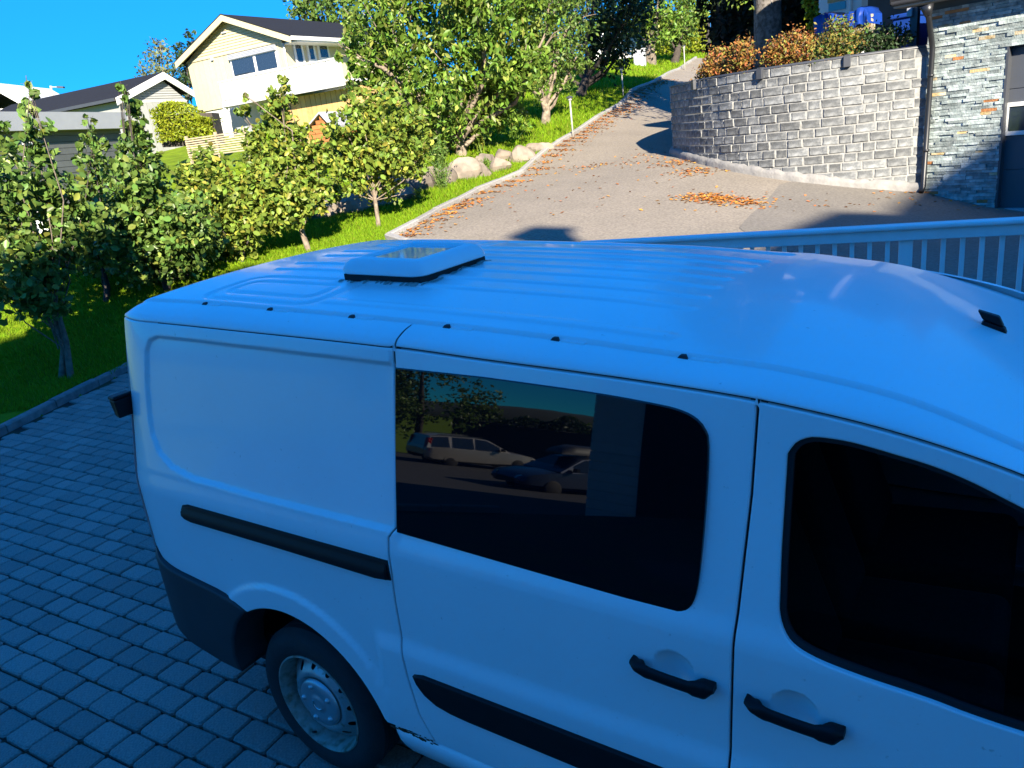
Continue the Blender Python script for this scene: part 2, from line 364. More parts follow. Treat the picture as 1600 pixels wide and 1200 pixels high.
for x, y, z in [(-8.99, 1.66, .03), (-9.4, 2.45, .04), (-9.8, 3.3, .06), (-10.3, 4.4, .10), (-8, 4.7, .2), (-8.2, 0, 0), (-6.8, -3, -.05), (-3.5, 4.7, .50), (0, 5.3, .47), (4, 6, .40), (9, 7, .35), (0, 8, .5),
                (-2, 9, .55), (-5, 8, .72), (-7.5, 6.2, .55), (10, 14, .3), (20, 10, .3), (-3, 0, 0), (2, 0, 0), (2, -4, 0), (-3, -6, -.1), (8, -6, 0), (10, 2, .1),
                (-11, -17, -1.36), (-16.7, -21, -1.5), (-8, -9, -.6), (-20, -5, -.6), (-16, 2, .1), (-30, 5, .6), (-30, -30, -2.5), (0, -35, -2.0), (25, -20, -.5), (30, 30, 4),
                (-60, -60, -5), (-70, 0, -1), (60, -60, -3), (0, -80, -5), (-60, 40, 5), (-40, 80, 9), (20, 80, 9), (70, 40, 5), (-20, 60, 7.5), (10, 55, 7)]:
    ctl.append(np.array([x, y, z], float))
# upper terrace level stays out of this sheet
ctl = np.array(ctl)
def tps_fit(P, reg=0.02):
    n = len(P); D = np.linalg.norm(P[:, None, :2] - P[None, :, :2], axis=2)
    K = np.where(D > 0, D * D * np.log(np.maximum(D, 1e-9)), 0) + reg * np.eye(n)
    A = np.zeros((n + 3, n + 3)); A[:n, :n] = K; Q = np.c_[np.ones(n), P[:, :2]]; A[:n, n:] = Q; A[n:, :n] = Q.T
    b = np.zeros(n + 3); b[:n] = P[:, 2]; return np.linalg.solve(A, b)
TW = tps_fit(ctl)
def terr(x, y):
    x = np.atleast_1d(np.asarray(x, float)); y = np.atleast_1d(np.asarray(y, float)); n = len(ctl); out = np.empty(len(x))
    for i in range(0, len(x), 20000):
        X = x[i:i + 20000]; Yv = y[i:i + 20000]
        D2 = (X[:, None] - ctl[None, :, 0]) ** 2 + (Yv[:, None] - ctl[None, :, 1]) ** 2
        z = (np.where(D2 > 0, .5 * D2 * np.log(np.maximum(D2, 1e-12)), 0) @ TW[:n]) + TW[n] + TW[n + 1] * X + TW[n + 2] * Yv
        r = np.hypot(X, Yv); far = sm((r - 75) / 60)
        out[i:i + 20000] = z * (1 - far) + far * np.clip(z, -7, 11)
    return out
def tz(x, y): return float(terr([x], [y])[0])
def tray(px, py, d0=3.0, d1=120.0):
    """where the pixel's ray meets the terrain"""
    r = ray(px, py); k = 1 / (r @ FW); ds = np.arange(d0, d1, .1); P = CAM + r * (ds * k)[:, None]
    g = P[:, 2] - terr(P[:, 0], P[:, 1]); i = np.argmax(g < 0)
    if g[i] >= 0: return dep(px, py, d1)
    t = g[i - 1] / (g[i - 1] - g[i]) if i else 0; return dep(px, py, ds[max(i - 1, 0)] + .1 * t)

# paving outline (flat, z = 0)
PK0 = np.array([-8.99, 1.66]); PKD = np.array([-.76, 1.56]); PKD /= np.linalg.norm(PKD)
def on_left_kerb(y): return PK0[0] + PKD[0] / PKD[1] * (y - PK0[1])
FARY = lambda x: RAIL0[1] - .14 + RAILD[1] / RAILD[0] * (x - RAIL0[0])
PV = [(on_left_kerb(-9), -9), (on_left_kerb(4.45), 4.45), (-3.7, 4.45), (9, FARY(9)), (14, 3), (14, -9)]
def inside(poly, x, y):
    poly = np.asarray(poly, float); x = np.asarray(x); y = np.asarray(y); c = np.zeros(x.shape, bool); j = len(poly) - 1
    for i in range(len(poly)):
        xi, yi = poly[i]; xj, yj = poly[j]
        with np.errstate(divide='ignore', invalid='ignore'):
            c ^= ((yi > y) != (yj > y)) & (x < (xj - xi) * (y - yi) / (yj - yi) + xi)
        j = i
    return c

def cdt(outer, holes=(), pts=None):
    """triangulate a polygon with holes and extra interior points (2D)"""
    V = []; E = []
    for lp in [outer] + list(holes):
        n = len(V); V += [Vector((float(a), float(b))) for a, b in lp]; E += [(n + i, n + (i + 1) % len(lp)) for i in range(len(lp))]
    if pts is not None: V += [Vector((float(a), float(b))) for a, b in pts]
    vo, eo, fo, *_ = delaunay_2d_cdt(V, E, [], 0, 1e-6, False)
    P = np.array([(v.x, v.y) for v in vo]); T = np.array([f for f in fo if len(f) == 3])
    c = P[T].mean(1); ok = inside(outer, c[:, 0], c[:, 1])
    for h in holes: ok &= ~inside(h, c[:, 0], c[:, 1])
    T = T[ok]; a = P[T[:, 1]] - P[T[:, 0]]; b = P[T[:, 2]] - P[T[:, 0]]
    neg = (a[:, 0] * b[:, 1] - a[:, 1] * b[:, 0]) < 0; T[neg] = T[neg][:, ::-1]
    return P, T
def resample(pts, step, closed=False):
    pts = [np.array(p, float) for p in pts]
    if closed: pts = pts + [pts[0]]
    out = []
    for a, b in zip(pts[:-1], pts[1:]):
        n = max(1, int(round(np.linalg.norm(b - a) / step)))
        out += [a + (b - a) * i / n for i in range(n)]
    if not closed: out.append(pts[-1])
    return np.array(out)
def smooth_line(pts, step):
    """Catmull-Rom through the points"""
    P = np.array(pts, float); n = len(P); out = []
    for i in range(n - 1):
        p0 = P[max(i - 1, 0)]; p1 = P[i]; p2 = P[i + 1]; p3 = P[min(i + 2, n - 1)]
        k = max(2, int(np.linalg.norm(p2 - p1) / step))
        for j in range(k):
            t = j / k
            out.append(.5 * ((2 * p1) + (p2 - p0) * t + (2 * p0 - 5 * p1 + 4 * p2 - p3) * t * t + (3 * p1 - p0 - 3 * p2 + p3) * t ** 3))
    out.append(P[-1]); return np.array(out)

xs = np.unique(np.round(np.concatenate([np.linspace(-600, -80, 14), np.arange(-80, -30, 2.0), np.arange(-30, 8, .3), np.arange(8, 40, 1.2), np.arange(40, 81, 4), np.linspace(120, 600, 10)]), 3))
ys = np.unique(np.round(np.concatenate([np.linspace(-600, -80, 14), np.arange(-80, -8, 2.5), np.arange(-8, 34, .3), np.arange(34, 80, 1.5), np.linspace(80, 600, 14)]), 3))
GX, GY = np.meshgrid(xs, ys, indexing='ij'); gx = GX.ravel(); gy = GY.ravel(); gz = terr(gx, gy)
_q = np.c_[gx, gy] - RAIL0; _t = _q @ RAILD; _o = _q @ np.array([-RAILD[1], RAILD[0]])
inp = inside(PV, gx, gy) | ((_t > -.25) & (_t < 9.4) & (_o > -.7) & (_o < .35)); gz = np.where(inp, -.35, gz)
ny = len(ys); I = np.arange(len(xs) * ny).reshape(len(xs), ny)
T4 = np.stack([I[:-1, :-1].ravel(), I[1:, :-1].ravel(), I[1:, 1:].ravel(), I[:-1, 1:].ravel()], 1)
lawn = triarr('lawn', np.c_[gx, gy, gz], T4, M_SOIL, smooth=True); lab(lawn, kind='structure')

# ------------------------------------------------------------------ driveway
kl = smooth_line([k[:2] for k in KERB], .5)
k0 = kl[0]; lead = np.array([-5.2, 6.6])
left = np.vstack([smooth_line([(-3.9, 4.75), (-4.6, 5.4), (-6.2, 7.6), k0], .4)[:-1], kl, [kl[-1] + (kl[-1] - kl[-3]) * 6]])
wb = smooth_line([w[:2] for w in WALLB], .4)
GF_U = np.array([.968, -.246]); GF_U /= np.linalg.norm(GF_U)
G0 = WALLB[0].copy()
wend = wb[-1] + FW[:2] * 1.0 + RT[:2] * .35
wall_path = np.vstack([wb, smooth_line([wb[-1], wb[-1] + FW[:2] * 1.3 + RT[:2] * .55, wb[-1] + FW[:2] * 4 + RT[:2] * 2.2, wb[-1] + FW[:2] * 8 + RT[:2] * 5.2], .4)[1:]])
gr_r = [G0[:2] + GF_U * u + np.array([-GF_U[1], GF_U[0]]) * .1 for u in (0.0, 2, 6, 12)]
rr = [RAIL0 + RAILD * t + np.array([-RAILD[1], RAILD[0]]) * .06 for t in (14, 8, 4, 0)]
right = np.vstack([gr_r[::-1], wall_path[1:]])
far_r = [left[-1] + np.array([3.6, 1.2])]
outer = np.vstack([left, far_r, right[::-1][0:], rr])
outer = resample(outer, .5, True)
bx = np.arange(outer[:, 0].min(), outer[:, 0].max(), .55); by = np.arange(outer[:, 1].min(), outer[:, 1].max(), .55)
QX, QY = np.meshgrid(bx, by); qx = QX.ravel(); qy = QY.ravel(); ok = inside(outer, qx, qy)
P, T = cdt(outer, (), np.c_[qx[ok], qy[ok]])
dz = terr(P[:, 0], P[:, 1]) + .035
drive = triarr('driveway', np.c_[P, dz], T, M_ASPHALT, smooth=True); lab(drive, kind='structure')
# newer asphalt in front of the garage, laid over the older surface
ap = [tray(*p)[:2] for p in [(1218, 292), (1198, 318), (1172, 340), (1155, 360)]] + [RAIL0 + RAILD * t + np.array([-RAILD[1], RAILD[0]]) * .3 for t in (2.6, 9)] + \
     [G0[:2] + GF_U * 7 - np.array([-GF_U[1], GF_U[0]]) * .05, G0[:2] + GF_U * .0 - np.array([-GF_U[1], GF_U[0]]) * .05, WALLB[1][:2] - FW[:2] * .05, WALLB[2][:2] - FW[:2] * .05]
apr = resample(ap, .5, True); ok = inside(apr, qx, qy); P, T = cdt(apr, (), np.c_[qx[ok], qy[ok]])
apron = triarr('driveway_apron', np.c_[P, terr(P[:, 0], P[:, 1]) + .041], T, M_ASPHALT2, smooth=True); lab(apron, kind='structure')

def kerb_run(parent, path, stone, w, h, m, z=None, sink=.25, gap=.012, into=0.0):
    seg = np.linalg.norm(np.diff(path, axis=0), axis=1); s = np.r_[0, np.cumsum(seg)]; t = 0.0
    while t < s[-1] - .05:
        ln = stone * random.uniform(.93, 1.07); t1 = min(t + ln, s[-1])
        a = np.array([np.interp(t + gap / 2, s, path[:, 0]), np.interp(t + gap / 2, s, path[:, 1])]); b = np.array([np.interp(t1 - gap / 2, s, path[:, 0]), np.interp(t1 - gap / 2, s, path[:, 1])])
        d = (b - a) / max(1e-6, np.linalg.norm(b - a)); n = np.array([-d[1], d[0]])
        za = tz(*a) if z is None else z; zb = tz(*b) if z is None else z; j = random.uniform(-.008, .008)
        c = .018; V = []
        for q, zz in ((a, za), (b, zb)):
            for off, hh in ((0, -sink), (0, h - c), (c, h), (w - c, h), (w, h - c), (w, -sink)):
                V.append((*(q + n * (off + into)), zz + hh + j))
        F_ = [(k, (k + 1) % 6, 6 + (k + 1) % 6, 6 + k) for k in range(6)] + [(5, 4, 3, 2, 1, 0), (6, 7, 8, 9, 10, 11)]
        obj('kerb_stone', V, F_, m, parent); t = t1
kr = thing('driveway_kerb', 'pale granite kerb between the sunny driveway and the lawn', 'kerb', (*left[8], tz(*left[8]))); lab(kr, kind='structure')
kerb_run(kr, left[6:], 1.0, .13, .115, M_KERB, into=-.02)
kr2 = thing('paving_kerb', 'grey concrete kerb between the shaded lawn and the block paving', 'kerb', (*PV[1], 0)); lab(kr2, kind='structure')
kerb_run(kr2, np.array([(on_left_kerb(-6), -6.0), (on_left_kerb(4.5), 4.5)]), .8, .11, .075, M_KERB2, z=0.0, into=.0)

# ------------------------------------------------------------------ block paving
pb = obj('paving_bed', [(x, y, -.022) for x, y in PV], [tuple(range(len(PV)))], M_SAND); lab(pb, kind='structure')
RD = np.array([1, .062]); RD /= np.linalg.norm(RD); RN = np.array([-RD[1], RD[0]])
PVW = .1455
def paver_mesh(L, Wd, jit, name):
    c = .008; V = []; h = 0.0
    hx, hy = L / 2, Wd / 2; k = .012
    def ring(dx, dy, z):
        return [(-hx + dx + k, -hy + dy, z), (hx - dx - k, -hy + dy, z), (hx - dx, -hy + dy + k, z), (hx - dx, hy - dy - k, z), (hx - dx - k, hy - dy, z), (-hx + dx + k, hy - dy, z), (-hx + dx, hy - dy - k, z), (-hx + dx, -hy + dy + k, z)]
    V = ring(0, 0, -.03) + ring(0, 0, -.008) + ring(c, c, 0)
    V = [(x + random.uniform(-jit, jit), y + random.uniform(-jit, jit), z) for x, y, z in V]
    Fc = [(i, (i + 1) % 8, 8 + (i + 1) % 8, 8 + i) for i in range(8)] + [(8 + i, 8 + (i + 1) % 8, 16 + (i + 1) % 8, 16 + i) for i in range(8)] + [tuple(range(16, 24))]
    return V, Fc
variants = []
for q in range(9):
    Lq = (.178, .198, .208)[q % 3]; V, Fc = paver_mesh(Lq - .010, PVW - .011, .0022, 'paver')
    me = bpy.data.meshes.new('paver'); me.from_pydata(V, [], Fc); me.materials.append(M_PAVER); me.update(); variants.append((Lq, V, Fc, me))
van_hide = [(180, 590), (186, 640), (200, 770), (222, 880), (280, 990), (390, 1055), (420, 1080), (440, 1150), (520, 1210), (1700, 1300), (1700, 300), (180, 480)]
PAV = []
for rI in range(-32, 44):
    t = -12.0 + random.uniform(0, .2)
    while t < 5.5:
        vi = random.choice((0, 1, 1, 2, 2)) + 3 * random.randrange(3); Lq = variants[vi][0]
        c = RD * (t + Lq / 2) + RN * (rI * PVW + .03) + np.array([0, -.12]); t += Lq
        if c[1] < -2.6 or not inside(PV, np.array([c[0]]), np.array([c[1]]))[0] or c[0] - on_left_kerb(c[1]) < .16 or c[1] > min(4.35, FARY(max(c[0], -3.7)) - .12): continue
        z = random.gauss(0, .0022) + .004 * math.sin(c[0] * 1.7) * math.cos(c[1] * 2.1)
        PAV.append((c, z, vi, random.gauss(0, .009), random.gauss(0, .007), random.gauss(0, .007)))
vis = []
for i, p in enumerate(PAV):
    x, y = project((p[0][0], p[0][1], 0))
    if -60 < x < 1600 and y < 1230 and (p[0] - CAM[:2]) @ FW[:2] > 0 and not inside(van_hide, np.array([x]), np.array([y]))[0]:
        vis.append((np.hypot(*(p[0] - CAM[:2])), i))
near = set(i for _, i in sorted(vis)[:300])
BV = []; BF = []
th = math.atan2(RD[1], RD[0])
for i, (c, z, vi, rz, rx, ry) in enumerate(PAV):
    if i in near:
        o = bpy.data.objects.new('paver', variants[vi][3]); COL.objects.link(o); o.parent = pb
        o.location = (c[0], c[1], z); o.rotation_euler = (rx, ry, th + rz)
    else:
        V, Fc = variants[vi][1:3]; n = len(BV); cs, sn = math.cos(th + rz), math.sin(th + rz)
        BV += [(c[0] + x * cs - y * sn, c[1] + x * sn + y * cs, z + q + y * rx - x * ry) for x, y, q in V]
        BF += [tuple(n + k for k in f) for f in Fc]
pj = obj('pavers', BV, BF, M_PAVER2, pb); lab(pj, kind='stuff')

# asphalt yard behind the viewer, darkened to stand for shade and cut warm bounce
yd = [(on_left_kerb(-3) - .3, -2.7), (-12, -6), (-24, -16), (-22, -26), (-6, -30), (6, -26), (14, -14), (14, -2.7)]
yo = resample(yd, 1.0, True); X_, Y_ = np.meshgrid(np.arange(-24, 14, 1.0), np.arange(-30, -2, 1.0)); ok = inside(yo, X_.ravel(), Y_.ravel()); P, T = cdt(yo, (), np.c_[X_.ravel()[ok], Y_.ravel()[ok]])
o = triarr('yard', np.c_[P, terr(P[:, 0], P[:, 1]) + .06 * sm((-3 - P[:, 1]) / 3) - .05 * (P[:, 1] > -3.2)], T, mat('yard_asphalt_shaded', (.035, .035, .037), .9, var=.2, nscale=3, bump=.4, bscale=60), smooth=True); lab(o, kind='structure')
# ------------------------------------------------------------------ retaining wall and railing beyond the van
RN2 = np.array([-RAILD[1], RAILD[0]])
def RP(t, off, z): q = RAIL0 + RAILD * t + RN2 * off; return np.array([q[0], q[1], z])
rw = MB(); rw.box8([RP(-.1, -.12, -.3), RP(9.4, -.12, -.3), RP(9.4, .12, -.3), RP(-.1, .12, -.3), RP(-.1, -.12, .50), RP(9.4, -.12, .5), RP(9.4, .12, .5), RP(-.1, .12, .5)])
o = rw.build('retaining_wall', M_FOOT); lab(o, 'low concrete retaining wall under the white railing behind the van', 'wall'); bevel(o, .015)
ZR = 1.40
rail = thing('railing', 'white painted wooden railing with balusters behind the van roof', 'railing', RP(4, 0, .5))
def rbox(nm, t0, t1, o0, o1, z0, z1, b=.004):
    o = MB().box8([RP(t0, o0, z0), RP(t1, o0, z0), RP(t1, o1, z0), RP(t0, o1, z0), RP(t0, o0, z1), RP(t1, o0, z1), RP(t1, o1, z1), RP(t0, o1, z1)]).build(nm, M_WOODWHITE, rail)
    bevel(o, b); return o
rbox('cap_rail', 0, 9.3, -.075, .065, ZR - .035, ZR, .012)
rbox('upper_rail', .02, 9.28, -.045, -.012, ZR - .118, ZR - .037)
rbox('lower_rail', .02, 9.28, -.045, -.012, .60, .68)
PST = [.055 + k * 1.262 for k in range(8)]
T0 = (np.array(hz(1145, 380, ZR - .05)[:2]) - RAIL0) @ RAILD
PST = [T0 + 1.262 * k for k in (-1, 0, 1, 2, 3, 4, 5, 6)]; PST = [p for p in PST if .03 < p < 9.25]
for p in PST: rbox('post', p - .048, p + .048, -.01, .06, .50, ZR - .036)
k = -12
t = T0 - 1.262 * 2
while t < 9.2:
    for j in range(1, 10):
        q = t + j * 1.262 / 10
        if .03 < q < 9.25: rbox('baluster', q - .0165, q + .0165, -.011, .017, .56, ZR - .06, .003)
    t += 1.262
# ------------------------------------------------------------------ van  (x forward, y = 0 the side facing the camera, centre line y = .95)
VC = .95
van = thing('van', 'white panel van with black door trim parked on the block paving in the shade', 'van', (-.8, VC, 0))
def pchip(xk, yk):
    xk = np.array(xk, float); yk = np.array(yk, float); h = np.diff(xk); d = np.diff(yk) / h; m = np.zeros(len(xk)); m[0] = d[0]; m[-1] = d[-1]
    for i in range(1, len(xk) - 1):
        if d[i - 1] * d[i] > 0: m[i] = 2 / (1 / d[i - 1] + 1 / d[i])
    def f(x):
        x = np.asarray(x, float); i = np.clip(np.searchsorted(xk, x) - 1, 0, len(xk) - 2); t = (x - xk[i]) / h[i]; t = np.where(x < xk[0], (x - xk[0]) / h[0], t)
        return (1 + 2 * t) * (1 - t) ** 2 * yk[i] + t * (1 - t) ** 2 * h[i] * m[i] + t * t * (3 - 2 * t) * yk[i + 1] + t * t * (t - 1) * h[i] * m[i + 1]
    return f
DT = pchip([-3.25, -2.79, -2.36, -2.01, -1.60, -1.27, -.93, -.65, -.5, -.4, -.29, -.19, -.10, -.03, .03, .3, .6, .9, 1.02], [1.868, 1.86, 1.85, 1.842, 1.83, 1.813, 1.798, 1.782, 1.77, 1.758, 1.742, 1.723, 1.702, 1.683, 1.664, 1.545, 1.385, 1.19, 1.10])     # top edge of the side panels
GT = pchip([-3.25, -3.04, -2.64, -2.28, -1.87, -1.47, -1.09, -.72, -.53, -.41, -.31, -.22, -.13, -.07, .01, .3, .6, .9, 1.02], [1.915, 1.921, 1.917, 1.905, 1.891, 1.873, 1.852, 1.824, 1.811, 1.795, 1.780, 1.762, 1.735, 1.713, 1.682, 1.562, 1.402, 1.207, 1.117])    # roof gutter height
GYf = pchip([-3.3, -.45, -.2, .02, .5, 1.02], [.25, .25, .235, .218, .20, .20])                                                          # gutter inset
base_p = pchip([.15, .30, .42, .47, .60, .72, 1.0, 1.17, 1.195, 1.25, 1.29, 1.50, 1.80, 1.95], [.07, .035, .016, .012, .010, .010, .012, .015, .019, .040, .050, .092, .145, .180])
HUB = np.array([-2.2555, .33])
RECESS = [(-1.55, 1.785), (-2.00, 1.795), (-2.35, 1.803), (-2.76, 1.812), (-2.86, 1.812), (-2.915, 1.795), (-2.945, 1.75), (-2.968, 1.62), (-2.975, 1.50), (-2.965, 1.41), (-2.925, 1.34), (-2.84, 1.288), (-2.70, 1.262), (-2.28, 1.252), (-1.93, 1.251), (-1.55, 1.251)]
def poly_sd(poly, x, z):
    """signed distance, positive inside"""
    poly = np.asarray(poly, float); d = np.full(x.shape, 1e9)
    for a, b in zip(poly, np.roll(poly, -1, 0)):
        ab = b - a; t = np.clip(((x - a[0]) * ab[0] + (z - a[1]) * ab[1]) / (ab @ ab), 0, 1)
        d = np.minimum(d, np.hypot(x - a[0] - t * ab[0], z - a[1] - t * ab[1]))
    return np.where(inside(poly, x, z), d, -d)
BOWLS = [(-.688, 1.062), (-.388, 1.048)]
def S(x, z):
    x = np.asarray(x, float); z = np.asarray(z, float); y = base_p(z)
    # lower bulge band along the doors, round ended behind the rear wheel
    st = sm((x + 1.80) / .05)
    band = sm((.872 - z) / .075) * sm((z - .30) / .30)
    y = y - .016 * band * st
    r = np.hypot(x - HUB[0], z - HUB[1])
    y = y - .014 * sm((.575 - r) / .03) * (1 - st * .8) * sm((z - .3) / .1)
    # the rear pillar and quarter frame stand proud of the recessed panel
    q = sm((-1.60 - x) / .02)
    sdv = poly_sd(RECESS, x, z)
    up = sm((z - 1.19) / .08) * q
    y = y + up * (-.011 + .013 * sm((sdv + .004) / .016))
    for cx, cz in BOWLS:
        e = ((x - cx) / .056) ** 2 + ((z - cz) / .056) ** 2
        y = y + .028 * np.clip(1 - e, 0, 1) ** .8
    y = y + .055 * np.clip((-2.93 - x) / .25, 0, 2) ** 2.2
    y = y + .10 * np.clip((x - .25) / 1.3, 0, 2) ** 2
    y = y + .05 * np.clip((x - .0) / 1.0, 0, 1) ** 1.5 * sm((z - 1.2) / .5)
    return y
def offset_in(loop, d):
    P = np.asarray(loop, float); n = len(P); e = np.roll(P, -1, 0) - P; e /= np.maximum(1e-9, np.linalg.norm(e, axis=1))[:, None]
    area = .5 * np.sum(P[:, 0] * np.roll(P[:, 1], -1) - np.roll(P[:, 0], -1) * P[:, 1]); s = 1 if area > 0 else -1
    nn = np.stack([-e[:, 1], e[:, 0]], 1) * s; m = nn + np.roll(nn, 1, 0); L = np.linalg.norm(m, axis=1); m /= np.maximum(1e-6, L)[:, None]
    k = 1 / np.maximum(.35, np.sum(m * nn, 1)); return P + m * (d * k)[:, None]
def panel(name, outer, m, parent=van, holes=(), step=.04, off=0.0, surf=S, refine=(), bev=.005, depth=.03, rs=.02):
    """body panel over the side surface: rounded edge, inward flange"""
    outer = resample(outer, rs, True); holes = [resample(h, rs, True) for h in holes]
    lo = outer.min(0); hi = outer.max(0)
    X, Z = np.meshgrid(np.arange(lo[0], hi[0], step), np.arange(lo[1], hi[1], step)); pts = [np.c_[X.ravel(), Z.ravel()]]
    for (x0, x1, z0, z1, st) in refine:
        X, Z = np.meshgrid(np.arange(x0, x1, st), np.arange(z0, z1, st)); pts.append(np.c_[X.ravel(), Z.ravel()])
    pts = np.vstack(pts); io = offset_in(outer, bev); ih = [offset_in(h, -bev) for h in holes]
    ok = poly_sd(io, pts[:, 0], pts[:, 1]) > .006
    for h in ih: ok &= poly_sd(h, pts[:, 0], pts[:, 1]) < -.006
    pts = pts[ok] + RNG.uniform(-1, 1, (ok.sum(), 2)) * 1e-4
    P, T = cdt(io, ih, pts)
    def nrm(Q):
        e = .004; dx = (surf(Q[:, 0] + e, Q[:, 1]) - surf(Q[:, 0] - e, Q[:, 1])) / (2 * e); dz_ = (surf(Q[:, 0], Q[:, 1] + e) - surf(Q[:, 0], Q[:, 1] - e)) / (2 * e)
        N = np.c_[dx, -np.ones(len(Q)), dz_]; return N / np.linalg.norm(N, axis=1)[:, None]
    V = [np.c_[P[:, 0], surf(P[:, 0], P[:, 1]) + off, P[:, 1]]]; N = [nrm(P)]; Fc = [tuple(t) for t in T]; n = len(P)
    for lp, il in [(outer, io)] + list(zip(holes, ih)):
        k = len(lp); ni = nrm(il); yo = surf(lp[:, 0], lp[:, 1]) + off
        dv = np.c_[lp[:, 0] - il[:, 0], np.zeros(k), lp[:, 1] - il[:, 1]]; dv /= np.maximum(1e-9, np.linalg.norm(dv, axis=1))[:, None]
        nb = ni + dv * 1.2; nb /= np.linalg.norm(nb, axis=1)[:, None]
        V += [np.c_[il[:, 0], surf(il[:, 0], il[:, 1]) + off, il[:, 1]], np.c_[lp[:, 0], yo + bev * .7, lp[:, 1]], np.c_[lp[:, 0], yo + bev * .7, lp[:, 1]], np.c_[lp[:, 0], yo + depth, lp[:, 1]]]
        N += [ni, nb, dv, dv]
        for i in range(k):
            j = (i + 1) % k
            Fc += [(n + i, n + k + i, n + k + j, n + j), (n + 2 * k + i, n + 3 * k + i, n + 3 * k + j, n + 2 * k + j)]
        n += 4 * k
    V = np.vstack(V); N = np.vstack(N)
    # orient faces to their normals
    out = []
    for f in Fc:
        a, b, c = V[f[0]], V[f[1]], V[f[2]]; g = np.cross(b - a, c - a)
        out.append(f if g @ N[list(f)].sum(0) >= 0 else f[::-1])
    return obj(name, V, out, m, parent, smooth=True, normals=N)
def line_strip(name, pts, w, m, parent, surf=S, off=.02):
    """dark ribbon behind a panel gap"""
    P = resample(pts, .03); d = np.gradient(P, axis=0); d /= np.maximum(1e-9, np.linalg.norm(d, axis=1))[:, None]; n = np.c_[-d[:, 1], d[:, 0]]
    a = P - n * w / 2; b = P + n * w / 2
    A = np.c_[a[:, 0], surf(a[:, 0], a[:, 1]) + off, a[:, 1]]; B = np.c_[b[:, 0], surf(b[:, 0], b[:, 1]) + off, b[:, 1]]
    return MB().grid(np.stack([A, B], 1)).build(name, m, parent)
g = .0035
SLD_REAR = [(-1.607, 1.831), (-1.606, 1.77), (-1.627, 1.262), (-1.652, 1.23), (-1.654, 1.11), (-1.660, 1.0), (-1.660, .84), (-1.650, .71), (-1.628, .57), (-1.585, .462)]
def shift(l, dx): return [(x + dx, z) for x, z in l]
FD = [(-.500, 1.77), (-.508, 1.55), (-.520, 1.39), (-.532, 1.21), (-.545, .92), (-.552, .72), (-.555, .45)]
topl = lambda x0, x1, n=14, d=0.0: [(x, float(DT(x)) - d) for x in np.linspace(x0, x1, n)]
arch = [(HUB[0] + .465 * math.cos(a), HUB[1] + .465 * math.sin(a)) for a in np.linspace(math.radians(18), math.radians(121), 26)]
parts_right = []
# quarter panel
quarter = topl(-1.607 - g, -3.155, 20, .0005) + [(-3.165, 1.65), (-3.172, 1.45), (-3.175, 1.2), (-3.178, .98), (-3.18, .865), (-3.08, .822), (-2.92, .80), (-2.69, .778), (-2.56, .755), (-2.497, .729)] + arch[::-1] + [(-1.80, .462)] + shift(SLD_REAR, -g)[::-1][0:9]
o = panel('quarter_panel', quarter, M_PAINT, step=.03, refine=[(-3.0, -1.6, 1.22, 1.30, .008), (-3.0, -2.82, 1.25, 1.83, .009), (-3.0, -1.6, 1.77, 1.83, .008), (-2.90, -1.66, .70, .93, .012)]); parts_right.append(o)
# sliding door
sld = topl(-1.607 + g, -.500 - g, 16, .004) + shift(FD, -g) + shift(SLD_REAR, g)[::-1]
sld = [p for i, p in enumerate(sld) if i == 0 or np.hypot(p[0] - sld[i - 1][0], p[1] - sld[i - 1][1]) > .002]
sdoor = panel('sliding_door', sld, M_PAINT, step=.035, refine=[(-1.64, -.5, 1.17, 1.30, .012), (-.76, -.62, .99, 1.13, .008), (-1.64, -.5, .76, .90, .014)]); parts_right.append(sdoor)
# privacy window of the sliding door
win = [(-1.600, 1.772), (-1.27, 1.768), (-.93, 1.755), (-.75, 1.742), (-.68, 1.732), (-.64, 1.715), (-.618, 1.69), (-.610, 1.655), (-.612, 1.53), (-.621, 1.37), (-.631, 1.285), (-.648, 1.245), (-.68, 1.226), (-.73, 1.224), (-.92, 1.230), (-1.26, 1.241), (-1.619, 1.252)]
win = [win[0]] + [tuple(q) for q in smooth_line(win[1:-1], .012)] + [win[-1]]
S_win = lambda x, z: .040 + .012 + .190 * (np.asarray(z) - 1.25) - .004 * (1 - ((np.asarray(z) - 1.5) / .27) ** 2) + 0 * np.asarray(x)
S_winb = lambda x, z: S(x, z) + 0
wsurf = lambda x, z: np.minimum(S_win(x, z), 9) - .016
o = panel('window_pane', win, M_TINT, sdoor, step=.05, surf=wsurf, bev=.003, depth=.03); parts_right.append(o)
# front door with an open window hole
fw = [(-.432, 1.655), (-.415, 1.683), (-.392, 1.697), (-.365, 1.702), (-.30, 1.699), (-.21, 1.683), (-.14, 1.668), (-.07, 1.645), (.02, 1.606), (.20, 1.53), (.40, 1.43), (.62, 1.30), (.74, 1.21), (.78, 1.165), (.75, 1.14), (.6, 1.135), (.05, 1.160), (-.12, 1.178), (-.24, 1.187), (-.33, 1.198), (-.385, 1.213), (-.415, 1.235), (-.432, 1.275), (-.435, 1.33), (-.436, 1.45)]
fw = [tuple(q) for q in smooth_line(fw + [fw[0]], .012)[:-1]]
fdo = topl(-.500 + g, .82, 26, .004) + [(.90, 1.12), (.86, .95), (.80, .75), (.70, .62), (.62, .46)] + shift(FD, g)[::-1]
fdoor = panel('front_door', fdo, M_PAINT, holes=[fw], step=.04, refine=[(-.46, -.31, .98, 1.12, .008), (-.5, .85, 1.12, 1.25, .012)]); parts_right.append(fdoor)
o = panel('window_seal', offset_in(resample(fw, .02, True), -.008), M_SEAL, fdoor, holes=[offset_in(resample(fw, .02, True), .014)], step=.2, off=.012, depth=.02, bev=.002); parts_right.append(o)
